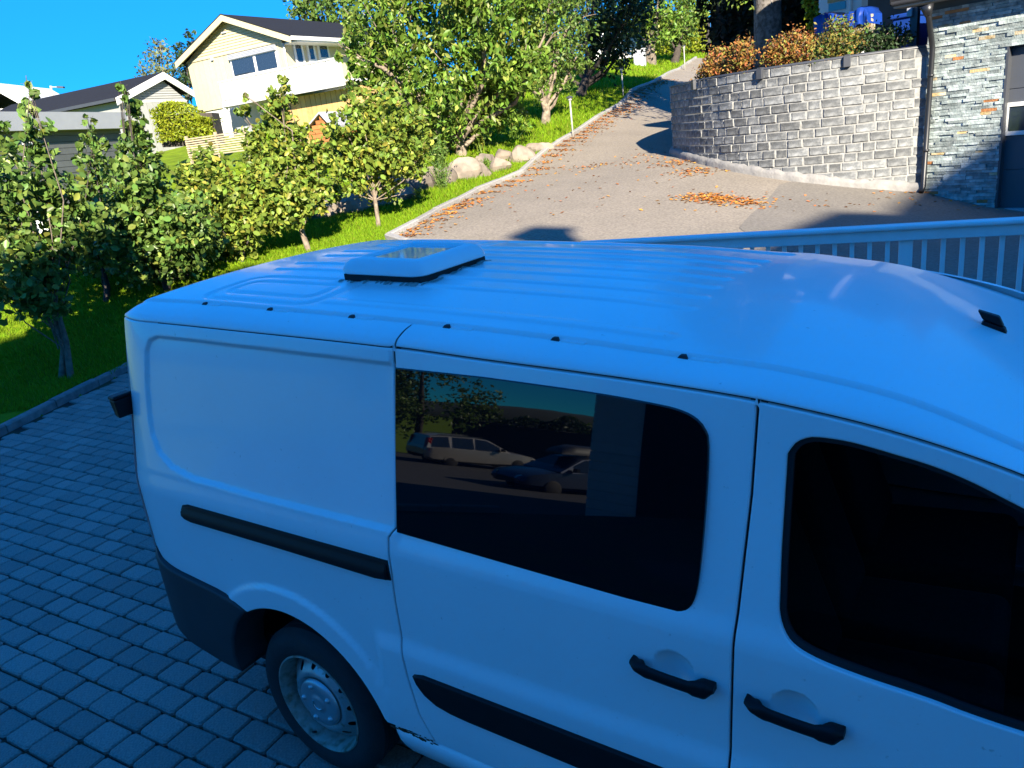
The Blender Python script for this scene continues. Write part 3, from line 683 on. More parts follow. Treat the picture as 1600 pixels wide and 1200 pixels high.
o = panel('window_pane', offset_in(resample(fw, .02, True), -.004), M_FGLASS, fdoor, step=.06, off=.022, depth=.004, bev=.001); parts_right.append(o)
# lower fixed parts
fend = [(.905, 1.115), (.866, .95), (.806, .75), (.706, .62), (.628, .46), (.42, .46)]
af = [(.745 + .455 * math.cos(a), .33 + .455 * math.sin(a)) for a in np.linspace(math.radians(22), math.radians(163), 30)]
fender = [(1.02, 1.085), (.912, 1.112), (.871, .95), (.811, .77), (.715, .79)]
fender = [(.912, 1.10)] + [(.876, .96), (.828, .80)] + [p for p in af if p[0] > .80][::-1] + [(1.28, .50), (1.42, .62), (1.45, .85), (1.30, .98), (1.05, 1.06)]
o = panel('front_fender', fender, M_PAINT, step=.06); parts_right.append(o)
def sill_mesh():
    xs_ = np.linspace(-1.79, .30, 60); pr = [(.462, .008), (.450, -.010), (.425, -.014), (.40, -.012), (.36, .004), (.31, .03), (.27, .06)]
    P = [[(x, float(base_p(min(z, .47))) * .3 + y + .012 + (.02 if x < -1.785 else 0), z) for z, y in pr] for x in xs_]
    return MB().grid(P)
o = sill_mesh().build('sill', M_PAINT, van, True); parts_right.append(o)
RSR = random.Random(3)
mbr = MB()
for k in range(26):
    x = -1.79 + .21 * RSR.random() ** .9; z = .452 + RSR.uniform(-.006, .012); w = RSR.uniform(.006, .022); h = RSR.uniform(.003, .010)
    mbr.poly([(x + w * math.cos(a) * RSR.uniform(.6, 1), -.0075 + .012, z + h * math.sin(a) * RSR.uniform(.5, 1)) for a in np.linspace(0, 2 * math.pi, 8)[:-1]])
o = mbr.build('rust_patch', M_RUST, van); parts_right.append(o)
# rear wheel opening lip already in the quarter panel; dark liner behind
lin = MB()
for rr_, y0, y1 in ((.475, .03, .36),):
    A = [[(HUB[0] + rr_ * math.cos(a), y, HUB[1] + rr_ * math.sin(a)) for y in (y0, y1)] for a in np.linspace(math.radians(2), math.radians(171), 40)]
    lin.grid(A)
lin.poly([(HUB[0] + .475 * math.cos(a), .36, HUB[1] + .475 * math.sin(a)) for a in np.linspace(math.radians(2), math.radians(171), 30)])
o = lin.build('wheel_arch_liner', M_DARK, van); parts_right.append(o)
lin = MB(); A = [[(.745 + .47 * math.cos(a), y, .33 + .47 * math.sin(a)) for y in (.04, .36)] for a in np.linspace(math.radians(-15), math.radians(195), 40)]; lin.grid(A)
lin.poly([(.745 + .47 * math.cos(a), .36, .33 + .47 * math.sin(a)) for a in np.linspace(math.radians(-15), math.radians(195), 30)])
o = lin.build('wheel_arch_liner', M_DARK, van); parts_right.append(o)
# seals behind the gaps
for pts in (SLD_REAR, FD):
    o = line_strip('door_seal', pts, .04, M_SEAL, van, off=.012); parts_right.append(o)
o = line_strip('door_seal', [(x, float(DT(x)) - .004) for x in np.linspace(-1.600, .9, 60)], .018, M_SEAL, van, off=.017)
o = line_strip('panel_seam', [(x, float(DT(x))) for x in np.linspace(-2.85, -1.612, 40)], .014, M_SEAL, van, off=.006); parts_right.append(o)
# door trims
S_t = lambda x, z: S(x, z) - .014 - .004 * np.clip(1 - ((np.asarray(z) - .70) / .055) ** 2, 0, 1)
tr1 = [(-1.612, .742), (-1.57, .752), (-1.2, .750), (-.562, .745), (-.562, .635), (-.99, .632), (-1.40, .636), (-1.47, .640), (-1.525, .652), (-1.57, .680), (-1.60, .715)]
o = panel('door_trim', tr1, M_BLACK, sdoor, step=.05, surf=S_t, bev=.006, depth=.03); parts_right.append(o)
tr2 = [(-.545, .745), (.0, .742), (.62, .735), (.60, .635), (.0, .635), (-.545, .635)]
o = panel('door_trim', tr2, M_BLACK, fdoor, step=.05, surf=S_t, bev=.006, depth=.03); parts_right.append(o)
# sliding rail cover on the quarter panel
rl = [(-2.79, 1.118), (-2.775, 1.138), (-2.74, 1.147), (-2.2, 1.146), (-1.75, 1.146), (-1.667, 1.146), (-1.667, 1.086), (-1.72, 1.080), (-2.2, 1.083), (-2.73, 1.082), (-2.77, 1.088), (-2.788, 1.10)]
S_r = lambda x, z: S(x, z) - .004 - .012 * np.clip((1.140 - np.asarray(z)) / .03, 0, 1)
o = panel('slide_rail_cover', rl, M_BLACK, van, step=.03, surf=S_r, bev=.005, depth=.03, refine=[(-2.79, -1.66, 1.10, 1.145, .01)]); parts_right.append(o)
o = panel('slide_rail_surround', offset_in(resample(rl, .02, True), -.007), M_SEAL, van, step=.1, off=.0005 - .003, bev=.001, depth=.01); parts_right.append(o)
# handles
def handle(cx, cz, parent):
    xs_ = np.linspace(-.112, .112, 41); P = []
    for t in xs_:
        a = abs(t) / .112
        out = .021 * sm((1.10 - a) / .30) + .003          # how far the bar stands off
        half_z = .0175 + .005 * sm((a - .45) / .1) * (1 if t > 0 else .4) - .013 * sm((a - (.80 if t > 0 else .55)) / (.20 if t > 0 else .45))
        mid = cz - .006 * (1 - a * a) - .006 * t / .112
        y0 = float(base_p(cz)) - out - .010; ring = []
        for k in range(10):
            b = 2 * math.pi * k / 10
            ring.append((cx + t, y0 + .010 * math.cos(b) + (.02 * sm((a - .55) / .2) if math.cos(b) > .3 else 0), mid + half_z * math.sin(b)))
        P.append(ring + [ring[0]])
    mb = MB().grid(P)
    for e in (0, -1): mb.poly(P[e][:-1])
    o = mb.build('handle', M_BLACK, parent, True); parts_right.append(o); return o
handle(-.688, 1.062, sdoor); handle(-.388, 1.048, fdoor)
# ---- cant rail between side panels and roof gutter
def cant(x0, x1, name):
    P = []
    for x in np.linspace(x0, x1, max(6, int((x1 - x0) / .03))):
        zd, zg, yg = float(DT(x)) + .003, float(GT(x)), float(GYf(x)); yd = float(S(np.array([x]), np.array([zd]))[0])
        rc = .045 * np.clip((-3.05 - x) / .12, 0, 1) ** 2
        a = np.array([yd, zd]); b = np.array([yg, zg]); h = np.array([yd + .012 + .15 * (yg - yd), zd + .80 * (zg - zd)]); row = []
        row.append((x, yd + .02, zd - .002)); row.append((x, yd + .0045, zd))
        for t in np.linspace(0.06, 1, 9):
            q = (1 - t) ** 2 * a + 2 * t * (1 - t) * h + t * t * b
            cr = -.0035 * math.exp(-((t - .30) / .09) ** 2)
            row.append((x, q[0] + cr, q[1] - rc * t))
        P.append(row)
    o = MB().grid(P).build(name, M_PAINT, van, True); parts_right.append(o); return o
cant(-3.16, -1.606, 'roof_side_rail'); cant(-1.600, 1.0, 'roof_side_rail')
# ---- bumper corner (dark), wraps round the rear
S_b = lambda x, z: base_p(np.asarray(z)) - .012 - .012 * sm((.86 - np.asarray(z)) / .05) + .055 * np.clip((-2.93 - np.asarray(x)) / .25, 0, 2) ** 2.2 + .03 * np.clip((-3.06 - np.asarray(x)) / .2, 0, 2) ** 2
bump = [(-3.235, .842), (-3.17, .834), (-3.08, .822), (-2.92, .802), (-2.69, .779), (-2.56, .757), (-2.50, .732), (-2.575, .66), (-2.63, .57), (-2.66, .47), (-2.655, .385), (-2.77, .390), (-2.96, .425), (-3.09, .460), (-3.165, .55), (-3.215, .65), (-3.238, .76)]
o = panel('bumper_corner', bump, M_BUMPER, van, step=.03, surf=S_b, bev=.012, depth=.16); parts_right.append(o)
# ---- tail lamp + hinge
tl = MB(); A = []
for z in np.linspace(.865, 1.46, 16):
    y0 = float(S(np.array([-3.175]), np.array([z]))[0]); A.append([(-3.176, y0 + .004, z), (-3.196, y0 + .012, z), (-3.212, y0 + .045, z), (-3.215, y0 + .13, z)])
o = tl.grid(A).build('tail_lamp', M_TAIL, van, True); parts_right.append(o)
hg = MB(); hg.box8([(-3.222, .075, 1.455), (-3.17, .062, 1.455), (-3.17, .14, 1.455), (-3.218, .14, 1.455), (-3.226, .066, 1.535), (-3.17, .060, 1.535), (-3.17, .15, 1.535), (-3.226, .15, 1.535)])
hg.box8([(-3.229, .062, 1.537), (-3.17, .058, 1.537), (-3.17, .15, 1.537), (-3.229, .15, 1.537), (-3.224, .066, 1.552), (-3.17, .060, 1.552), (-3.17, .15, 1.552), (-3.224, .15, 1.552)])
o = hg.build('door_hinge', M_BLACK, van); bevel(o, .006); parts_right.append(o)
# ---- gutter clips
for x in (-2.66, -2.28, -1.87, -1.47, -1.09, -.72):
    z = float(GT(x)); y = .252
    o = MB().box8([(x - .016, y - .008, z - .003), (x + .016, y - .008, z - .003), (x + .012, y + .010, z - .003), (x - .012, y + .010, z - .003), (x - .008, y - .002, z + .007), (x + .008, y - .002, z + .007), (x + .006, y + .008, z + .008), (x - .006, y + .008, z + .008)]).build('rack_mount', M_DARKRED, van); parts_right.append(o)
    z2 = float(GT(x + .09)); zz = float(GT(x + .02))
    o = MB().box8([(x + .020, y - .008, zz - .004), (x + .095, y - .008, z2 - .004), (x + .095, y + .012, z2 - .004), (x + .020, y + .012, zz - .004), (x + .020, y - .006, zz + .0035), (x + .095, y - .006, z2 + .0035), (x + .095, y + .010, z2 + .0035), (x + .020, y + .010, zz + .0035)]).build('rack_cover', M_PAINT, van); bevel(o, .002, 1); parts_right.append(o)
# ---- wheels
def wheel(hx, parent, yo=.045):
    c = (hx, yo, .33)
    tp = [(.214, .022), (.222, .006), (.235, .000), (.262, -.006), (.290, -.004), (.308, .006), (.322, .020), (.330, .032)]
    for k in range(5):
        y = .034 + k * .032; tp += [(.332, y), (.332, y + .022), (.324, y + .024), (.324, y + .030)]
    tp += [(.332, .196), (.320, .21), (.30, .222), (.23, .215)]
    ty = MB().lathe(tp, c, n=64).build('wheel', M_RUBBER, parent, True); auto_smooth(ty, 30); parent = ty
    rp = [(.206, .020), (.221, .004), (.226, .004), (.222, .014), (.210, .022), (.206, .050), (.200, .080), (.196, .16)]
    rp = [(.224, .010), (.223, .002), (.217, .000), (.211, .006), (.207, .022), (.202, .030), (.197, .060), (.193, .085), (.190, .14)]
    rm = MB().lathe(rp, c, n=64).build('rim', M_STEEL2, parent, True); auto_smooth(rm, 40)
    # pressed disc with oval slots
    def pr(r): return np.interp(r, [.0, .10, .118, .130, .150, .172, .186, .196], [.034, .034, .022, .020, .030, .052, .066, .07])
    th_ = np.linspace(0, 2 * math.pi, 97)[:-1]
    outer_ = [(.194 * math.cos(a), .194 * math.sin(a)) for a in th_]; hl = []
    for k in range(12):
        a0 = 2 * math.pi * k / 12 + .1
        hl.append([((.161 + .0155 * math.cos(b)) * math.cos(a0) - .0125 * math.sin(b) * math.sin(a0), (.161 + .0155 * math.cos(b)) * math.sin(a0) + .0125 * math.sin(b) * math.cos(a0)) for b in np.linspace(0, 2 * math.pi, 15)[:-1]])
    pts = [(r * math.cos(a), r * math.sin(a)) for r in (.05, .09, .10, .109, .118, .124, .130, .138, .180, .187) for a in np.linspace(0, 2 * math.pi, 60)[:-1]]
    P, T = cdt(outer_, hl, pts); r_ = np.hypot(P[:, 0], P[:, 1]); V = np.c_[hx + P[:, 0], yo + pr(r_), .33 + P[:, 1]]
    dsk = obj('disc', V, [tuple(t) for t in T], M_STEEL, parent, True)
    bk = MB().lathe([(.0, .10), (.195, .10)], c, n=32).build('brake_drum', M_DARK, parent)
    cp = [(.0, .004), (.02, .004), (.032, .0045), (.036, .008), (.048, .009), (.060, .006), (.078, .0055), (.095, .007), (.104, .012), (.107, .022)]
    cap = MB().lathe(cp[::-1], c, n=48).build('hub_cap', M_CAP, parent, True); auto_smooth(cap, 50)
    for k in range(5):
        a = 2 * math.pi * k / 5 + .55
        MB().lathe([(.013, .009), (.012, .002), (.008, -.004), (.0, -.005)], (hx + .079 * math.cos(a), yo, .33 + .079 * math.sin(a)), n=14).build('wheel_bolt', M_CAP, parent, True)
    arc = MB().tube([(hx + .024 * math.cos(a), yo + .003, .33 + .024 * math.sin(a)) for a in np.linspace(2.6, 5.6, 14)], .003, 6).build('emblem_ring', M_CHROME, parent, True)
    MB().tube([(hx - .19 * .35, yo + .012, .33 - .19 * .9), (hx - .17 * .37, yo - .004, .33 - .17 * .92)], .005, 8).build('tyre_valve', M_BLACK, parent)
def wheel_parts(hx):
    before = set(bpy.data.objects); wheel(hx, van); parts_right.extend([o for o in bpy.data.objects if o not in before])
wheel_parts(HUB[0]); wheel_parts(.745)
# ---- roof
def crown(x): return np.interp(x, [-3.2, -2.4, -1.0, -.2, .3], [.026, .034, .040, .018, .015])
BEADS = [(.35, -2.08, -.80), (.585, -2.25, -.83), (.705, -2.25, -.835), (.83, -2.25, -.845), (.95, -2.25, -.85)]
BEADS = BEADS + [(1.9 - y, a, b) for y, a, b in BEADS[:-1]]
def rrect(x, y, x0, x1, y0, y1, r):
    cx, cy = (x0 + x1) / 2, (y0 + y1) / 2; qx = np.abs(x - cx) - (x1 - x0) / 2 + r; qy = np.abs(y - cy) - (y1 - y0) / 2 + r
    return np.hypot(np.maximum(qx, 0), np.maximum(qy, 0)) + np.minimum(np.maximum(qx, qy), 0) - r
def roof_z(x, y):
    x = np.asarray(x, float); y = np.asarray(y, float); gy = np.where(y > VC, GYf(x + .10 + .09 * sm((x + 1.4) / .8)), GYf(x)); w = VC - gy; t = np.clip((y - VC) / w, -1, 1)
    sx = x + (.10 + .09 * sm((x + 1.4) / .8)) * np.clip((y - .25) / 1.4, 0, 1)
    z = GT(sx) + .010 + crown(x) * (1 - np.abs(t) ** 2.2)
    e = (1 - np.abs(t)) * w                                     # distance from the gutter
    z = z - .014 * (1 - sm(e / .016))
    for yb, a, b in BEADS:
        s = np.hypot(np.maximum(0, np.maximum(a - x, x - b)), y - yb)
        z = z + .0055 * (1 - sm((s - .014) / .016))
    for (x0, x1, y0, y1) in ((-2.76, -2.12 - .0, .30, .60), (-2.76, -2.12, 1.30, 1.60)):
        for k, rr_ in ((0.0, .09), (.075, .05)):
            s = np.abs(rrect(x, y, x0 + k, x1 - k, y0 + k, y1 - k, rr_)); z = z - .006 * (1 - sm((s - .008) / .015))
    for yb in (.74, .86, 1.04, 1.16):
        s = np.hypot(np.maximum(0, np.maximum(-2.78 - x, x + 2.36)), y - yb); z = z + .0055 * (1 - sm((s - .014) / .016))
    z = z - .055 * np.clip((-3.03 - x) / .14, 0, 1.3) ** 2
    z = z - .05 * np.clip((x - .02) / .25, 0, 1) ** 2 * 0
    s = np.hypot((x + .655) / 1.3, y - .84); z = z - .002 * np.exp(-(s / .05) ** 2)
    return z
XR = np.concatenate([np.linspace(-3.17, -2.72, 46), np.linspace(-2.71, -2.06, 55), np.linspace(-2.045, -.90, 60), np.linspace(-.89, -.74, 20), np.linspace(-.72, .20, 40)])
tt = np.linspace(-1, 1, 191); tt = np.sort(np.concatenate([tt, [-.9995, -.997, -.992, -.986, -.98, .9995, .997, .992, .986, .98]]))
P = [[(x, VC + t * (VC - float(GYf(x + ((.10 + .09 * float(sm((x + 1.4) / .8))) if t > 0 else 0)))), 0) for t in tt] for x in XR]; P = np.array(P); P[:, :, 2] = roof_z(P[:, :, 0], P[:, :, 1])
roof = MB().grid(P).build('roof_panel', M_PAINT, van, True)
# ---- front screen, bonnet, nose
P = []
for x in np.linspace(.215, 1.04, 12):
    zc = np.interp(x, [.2, 1.04], [float(roof_z(.2, .95)) - .005, 1.12]); row = []
    yg = float(GYf(x)) + .02
    for t in np.linspace(-1, 1, 15): row.append((x + .10 * (1 - t * t) * (x - .2) / .84, VC + t * (VC - yg), float(GT(x)) + .005 + (zc - float(GT(x))) * (1 - abs(t) ** 2.2)))
    P.append(row)
MB().grid(P).build('windscreen', M_FGLASS, van, True)
P = []
for s in np.linspace(0, 1, 14):
    row = []
    for t in np.linspace(-1, 1, 15):
        x = 1.04 + .10 * (1 - t * t) + s * (.50 - .16 * t * t); z = 1.11 - .03 * abs(t) ** 3 - .22 * s ** 1.7 - .02 * abs(t) * s
        row.append((x, VC + t * (.74 - .02 * s), z))
    P.append(row)
MB().grid(P).build('bonnet', M_PAINT, van, True)
P = []
for z in np.linspace(.88, .24, 14):
    row = []
    for t in np.linspace(-1, 1, 17):
        x = 1.60 - .44 * abs(t) ** 4 - .05 * ((z - .5) / .4) ** 2
        row.append((x, VC + t * (.865 - .05 * max(0, (.45 - z) / .2)), z))
    P.append(row)
MB().grid(P).build('front_bumper', M_PAINT, van, True)
for s in (-1, 1):
    MB().grid([[(1.50 - .10 * k - .02, VC + s * (.60 + .11 * k), z + .05 * k) for z in (.72, .80, .90)] for k in np.linspace(0, 1.6, 8)]).build('headlight', M_CHROME, van, True)
MB().box(1.585, 1.615, .55, 1.35, .50, .66).build('grille', M_BLACK, van)
# ---- rear doors, bumper
P = []
zz = np.concatenate([np.linspace(1.90, 1.80, 5), np.linspace(1.74, .62, 16)])
for z in zz:
    y0 = float(S(np.array([-3.17]), np.array([min(z, 1.86)]))[0]) + .006; row = []
    for t in np.linspace(-1, 1, 25):
        x = -3.172 - .055 * (1 - abs(t) ** 3) - .03 * (1 - ((z - 1.1) / .75) ** 2) + .10 * np.clip((z - 1.74) / .17, 0, 1) ** 2
        row.append((x, VC + t * (VC - y0), z))
    P.append(row)
rd = MB().grid(P).build('rear_door', M_PAINT, van, True)
MB().box(-3.272, -3.25, .945, .957, .66, 1.86).build('door_seal', M_SEAL, rd)
for y in (.28, 1.12):
    MB().box8([(-3.262, y, 1.28), (-3.25, y, 1.28), (-3.25, y + .5, 1.28), (-3.262, y + .5, 1.28), (-3.23, y, 1.72), (-3.2, y, 1.72), (-3.2, y + .5, 1.72), (-3.23, y + .5, 1.72)]).build('rear_window', M_TINT, rd)
P = [[(-3.195 - .095 * (1 - abs(t) ** 3) - q, VC + t * .865, z) for t in np.linspace(-1, 1, 21)] for z, q in ((.84, -.03), (.835, .0), (.80, .01), (.62, -.005), (.5, -.05), (.42, -.12))]
MB().grid(P).build('rear_bumper', M_BUMPER, van, True)
MB().box(-3.0, 1.4, .25, 1.65, .20, .28).build('underbody', M_DARK, van)
MB().box(-3.05, -.75, .17, 1.73, .30, .46).build('load_floor', M_DARK, van)
MB().box(-.75, .9, .17, 1.73, .30, .46).build('cab_floor', M_DARK, van)
MB().box8([(-.80, .10, .46), (-.76, .10, .46), (-.76, 1.8, .46), (-.80, 1.8, .46), (-.80, .26, 1.76), (-.76, .26, 1.76), (-.76, 1.64, 1.76), (-.80, 1.64, 1.76)]).build('bulkhead', M_SEAT, van)
# ---- cab interior
def seat(y0, y1):
    def rbx(nm, p, par):
        o = MB().box8(p).build(nm, M_SEAT, par); bevel(o, .05, 4); auto_smooth(o, 60); return o
    a = rbx('seat_base', [(-.52, y0, .55), (.02, y0, .58), (.02, y1, .58), (-.52, y1, .55), (-.52, y0, .78), (.02, y0, .82), (.02, y1, .82), (-.52, y1, .78)], van)
    b = rbx('seat_back', [(-.55, y0, .78), (-.40, y0, .78), (-.40, y1, .78), (-.55, y1, .78), (-.72, y0 + .05, 1.40), (-.60, y0 + .05, 1.40), (-.60, y1 - .05, 1.40), (-.72, y1 - .05, 1.40)], van)
    rbx('headrest', [(-.72, y0 + .12, 1.43), (-.62, y0 + .12, 1.43), (-.62, y1 - .12, 1.43), (-.72, y1 - .12, 1.43), (-.74, y0 + .14, 1.62), (-.65, y0 + .14, 1.62), (-.65, y1 - .14, 1.62), (-.74, y1 - .14, 1.62)], b)
seat(.22, .72); seat(.74, 1.10); seat(1.18, 1.68)
P = [[(x, y, z) for y in np.linspace(.16, 1.74, 12)] for x, z in ((.30, .62), (.28, .92), (.36, 1.02), (.60, 1.08), (.95, 1.08))]
o = MB().grid(P).build('dashboard', M_SEAT, van, True)
st = MB().tube([(.10 + .19 * .35 * math.cos(a) + .02, 1.43 + .19 * math.sin(a), 1.02 + .19 * .93 * math.cos(a)) for a in np.linspace(0, 2 * math.pi, 29)], .014, 8, False)
st.tube([(.12, 1.43, 1.02), (.12, 1.25, 1.02)], .012).tube([(.12, 1.43, 1.02), (.12, 1.61, 1.02)], .012).tube([(.10, 1.43, 1.02), (.34, 1.43, .92)], .03)
st.build('steering_wheel', M_BLACK, van, True)
MB().tube([(-.52, .16, 1.60), (-.50, .15, 1.40), (-.46, .13, 1.0)], .012, 6).build('seat_belt', M_BLACK, van)
o = MB().box8([(.02, .85, 1.60), (.05, .85, 1.60), (.05, 1.07, 1.60), (.02, 1.07, 1.60), (.03, .85, 1.67), (.06, .85, 1.67), (.06, 1.07, 1.67), (.03, 1.07, 1.67)]).build('rear_view_mirror', M_BLACK, van); bevel(o, .012, 3)
o = MB().box8([(.47, -.24, 1.17), (.57, -.24, 1.17), (.62, -.03, 1.17), (.50, -.03, 1.17), (.46, -.23, 1.36), (.55, -.23, 1.38), (.58, -.04, 1.38), (.48, -.04, 1.36)]).build('door_mirror', M_BLACK, fdoor); bevel(o, .03, 4); parts_right.append(o)
# ---- mirrored far side (same meshes)
MAP = {}
for o in list(parts_right):
    c = o.copy(); COL.objects.link(c); MAP[o] = c
for o, c in MAP.items():
    par = MAP.get(o.parent)
    if par is not None: c.parent = par; c.matrix_parent_inverse = Matrix.Identity(4)
    else:
        c.parent = van; c.matrix_parent_inverse = Matrix.Translation(-Vector(van.location)); c.scale = (1, -1, 1); c.location = (0 if o.name.split('.')[0] in ('wheel', 'wheel_arch_liner') else (-.19 if o.name.startswith('roof_side_rail') and max(v.co.x for v in o.data.vertices) > 0 else -.10), 2 * VC, 0)
# ---- roof hatch
def rz(x, y): return float(roof_z(np.array([x]), np.array([y]))[0])
hx0, hx1, hy0, hy1 = -2.235, -1.83, .575, 1.0; hzb = rz(-2.0, .60) + .008
# the frame follows the roof slope lengthwise
dzdx = (float(GT(-1.8)) - float(GT(-2.2))) / .4
def hp(x, y, h): return (x, y, hzb + (x + 2.0) * dzdx + h)
hatch = MB().box8([hp(hx0 + .01, hy0 + .01, -.02), hp(hx1 - .01, hy0 + .01, -.02), hp(hx1 - .01, hy1 - .01, -.02), hp(hx0 + .01, hy1 - .01, -.02), hp(hx0 + .01, hy0 + .01, .012), hp(hx1 - .01, hy0 + .01, .012), hp(hx1 - .01, hy1 - .01, .012), hp(hx0 + .01, hy1 - .01, .012)]).build('roof_hatch_frame', M_SEAL, van)
def ring(ins, h, n=6, r=.05, bow=0.0):
    out = []
    x0, x1, y0, y1 = hx0 + ins, hx1 - ins, hy0 + ins, hy1 - ins; r = max(.012, r - ins * .5)
    for cx, cy, a0 in ((x1 - r, y1 - r, 0), (x0 + r, y1 - r, 90), (x0 + r, y0 + r, 180), (x1 - r, y0 + r, 270)):
        for k in range(n + 1):
            a = math.radians(a0 + 90 * k / n); X = cx + r * math.cos(a); Yq = cy + r * math.sin(a)
            b = bow * (1 - ((X - (x0 + x1) / 2) / ((x1 - x0) / 2)) ** 2)
            out.append(hp(X, Yq, h + b))
    return out
rows = [ring(.0, .014), ring(-.006, .018), ring(-.006, .030), ring(.004, .050), ring(.020, .064, bow=.006), ring(.05, .070, bow=.008), ring(.062, .068, bow=.006), ring(.07, .060)]
rows = [r + [r[0]] for r in rows]
lid = MB().grid(rows).build('roof_hatch_lid', M_HATCH, hatch, True); auto_smooth(lid, 50)
MB().poly(ring(.069, .0605)).build('roof_hatch_panel', M_HATCHTOP, hatch)
sl = MB(); RS2 = random.Random(5)
for k in range(60):
    t = RS2.random(); side = RS2.random() < .5
    x = hx1 + RS2.uniform(.0, .016) if side else hx0 + (hx1 - hx0) * RS2.random(); y = hy0 + (hy1 - hy0) * t if side else hy0 - RS2.uniform(0, .012)
    w = RS2.uniform(.005, .016); z = rz(x, y) + .001
    sl.poly([(x + w * .7 * math.cos(a), y + w * 1.3 * math.sin(a), rz(x + w * .7 * math.cos(a), y + w * 1.3 * math.sin(a)) + .0025) for a in np.linspace(0, 2 * math.pi, 7)[:-1]])
lab(sl.build('sealant_bead', M_SEALANT, hatch), kind='stuff')
# ---- roof aerial
az = 1.72
for _ in range(40):
    q_ = hz(1553, 512, az); ax, ay = float(q_[0]), float(q_[1]); az = .6 * az + .4 * rz(ax, ay)
sl_ = (rz(ax + .03, ay) - rz(ax - .03, ay)) / .06
ab_ = lambda x, y, h: (ax + x, ay + y, az + sl_ * x + h)
ae = MB().box8([ab_(-.036, -.024, -.008), ab_(.036, -.024, -.008), ab_(.036, .024, -.008), ab_(-.036, .024, -.008), ab_(-.026, -.016, .014), ab_(.028, -.018, .014), ab_(.028, .018, .014), ab_(-.026, .016, .014)])
ae.box8([ab_(-.030, -.014, .0142), ab_(.026, -.016, .0142), ab_(.026, .016, .0142), ab_(-.030, .014, .0142), ab_(-.044, -.012, .036), ab_(.012, -.014, .040), ab_(.012, .014, .040), ab_(-.044, .012, .036)])
o = ae.build('aerial_base', M_BLACK, van); bevel(o, .005, 3)
# ------------------------------------------------------------------ block retaining wall by the driveway
ZT = 2.93; CH = .152
wp = resample(wall_path, .05); ws = np.r_[0, np.cumsum(np.linalg.norm(np.diff(wp, axis=0), axis=1))]
def wpt(s): return np.array([np.interp(s, ws, wp[:, 0]), np.interp(s, ws, wp[:, 1])])
def wtan(s): d = wpt(min(s + .12, ws[-1])) - wpt(max(s - .12, 0)); return d / np.linalg.norm(d)
_t0 = wtan(1.0); _n0 = np.array([_t0[1], -_t0[0]]); _wsgn = 1 if _n0 @ (CAM[:2] - wpt(1.0)) > 0 else -1
def wnor(s): t = wtan(s); return np.array([t[1], -t[0]]) * _wsgn
bw = thing('block_wall', 'curved retaining wall of weathered grey concrete blocks beside the driveway', 'wall', (*wpt(0), tz(*wpt(0))))
# backing that shows in the joints
A = []
for s in np.arange(0, ws[-1], .15):
    p = wpt(s) - wnor(s) * .008; q = wpt(s) - wnor(s) * .3; z0 = tz(*wpt(s)) - .3
    A.append([(*p, z0), (*p, ZT - .012), (*q, ZT - .012)])
MB().grid(A).build('wall_backing', M_BLOCKEDGE, bw, True)
BR = random.Random(11)
def block_variant(L):
    c = .013; hx, hy = L / 2, CH / 2 - .004; nx, nz = 4, 3; V = []; Fm = []
    xs_ = np.linspace(-hx + c, hx - c, nx); zs_ = np.linspace(-hy + c, hy - c, nz)
    for x in xs_:
        for z in zs_: V.append((x + BR.uniform(-.006, .006), -BR.uniform(.0, .011), z + BR.uniform(-.004, .004)))
    Fc = [(i * nz + j, (i + 1) * nz + j, (i + 1) * nz + j + 1, i * nz + j + 1) for i in range(nx - 1) for j in range(nz - 1)]; Fm = [0] * len(Fc)
    per = [i * nz for i in range(nx)] + [(nx - 1) * nz + j for j in range(1, nz)] + [i * nz + nz - 1 for i in range(nx - 2, -1, -1)] + [j for j in range(nz - 2, 0, -1)]
    n = len(V)
    for k in per:
        x, y, z = V[k]; V.append((float(np.clip(x * (hx - .003) / (hx - c), -hx + .003, hx - .003)) + BR.uniform(-.004, .004), .009, float(np.clip(z * (hy - .002) / (hy - c), -hy + .002, hy - .002)) + BR.uniform(-.003, .003)))
    m_ = len(per)
    for k in range(m_): V.append((V[n + k][0], .10, V[n + k][2]))
    for k in range(m_):
        k2 = (k + 1) % m_; Fc.append((per[k2], per[k], n + k, n + k2)); Fm.append(1); Fc.append((n + k2, n + k, n + m_ + k, n + m_ + k2)); Fm.append(1)
    return V, Fc, Fm
BVAR = []
for L in (.205, .205, .265, .265, .265, .325, .325, .375):
    V, Fc, Fm = block_variant(L - .013); me = bpy.data.meshes.new('wall_block'); me.from_pydata(V, [], Fc); me.materials.append(M_BLOCK); me.materials.append(M_BLOCKEDGE)
    me.polygons.foreach_set('material_index', np.array(Fm, dtype=np.int32)); me.update(); BVAR.append((L, me, V, Fc))
blocks = []
for r in range(22):
    zc = ZT - (r + .5) * CH; s = BR.uniform(-.2, 0)
    while s < ws[-1] - .2:
        q = BR.randrange(len(BVAR)); L = BVAR[q][0]; sc = s + L / 2; s += L
        if sc < .03: continue
        p = wpt(sc)
        if zc + CH / 2 < tz(*p) + .10: continue
        blocks.append((sc, zc, q, p))
vis = sorted(range(len(blocks)), key=lambda i: -1 / ((blocks[i][3] - CAM[:2]) @ FW[:2]) + (50 if project((*blocks[i][3], blocks[i][1]))[0] > 1640 or blocks[i][0] > 6.6 else 0))
keep = set(vis[:300]); JV = []; JF = []
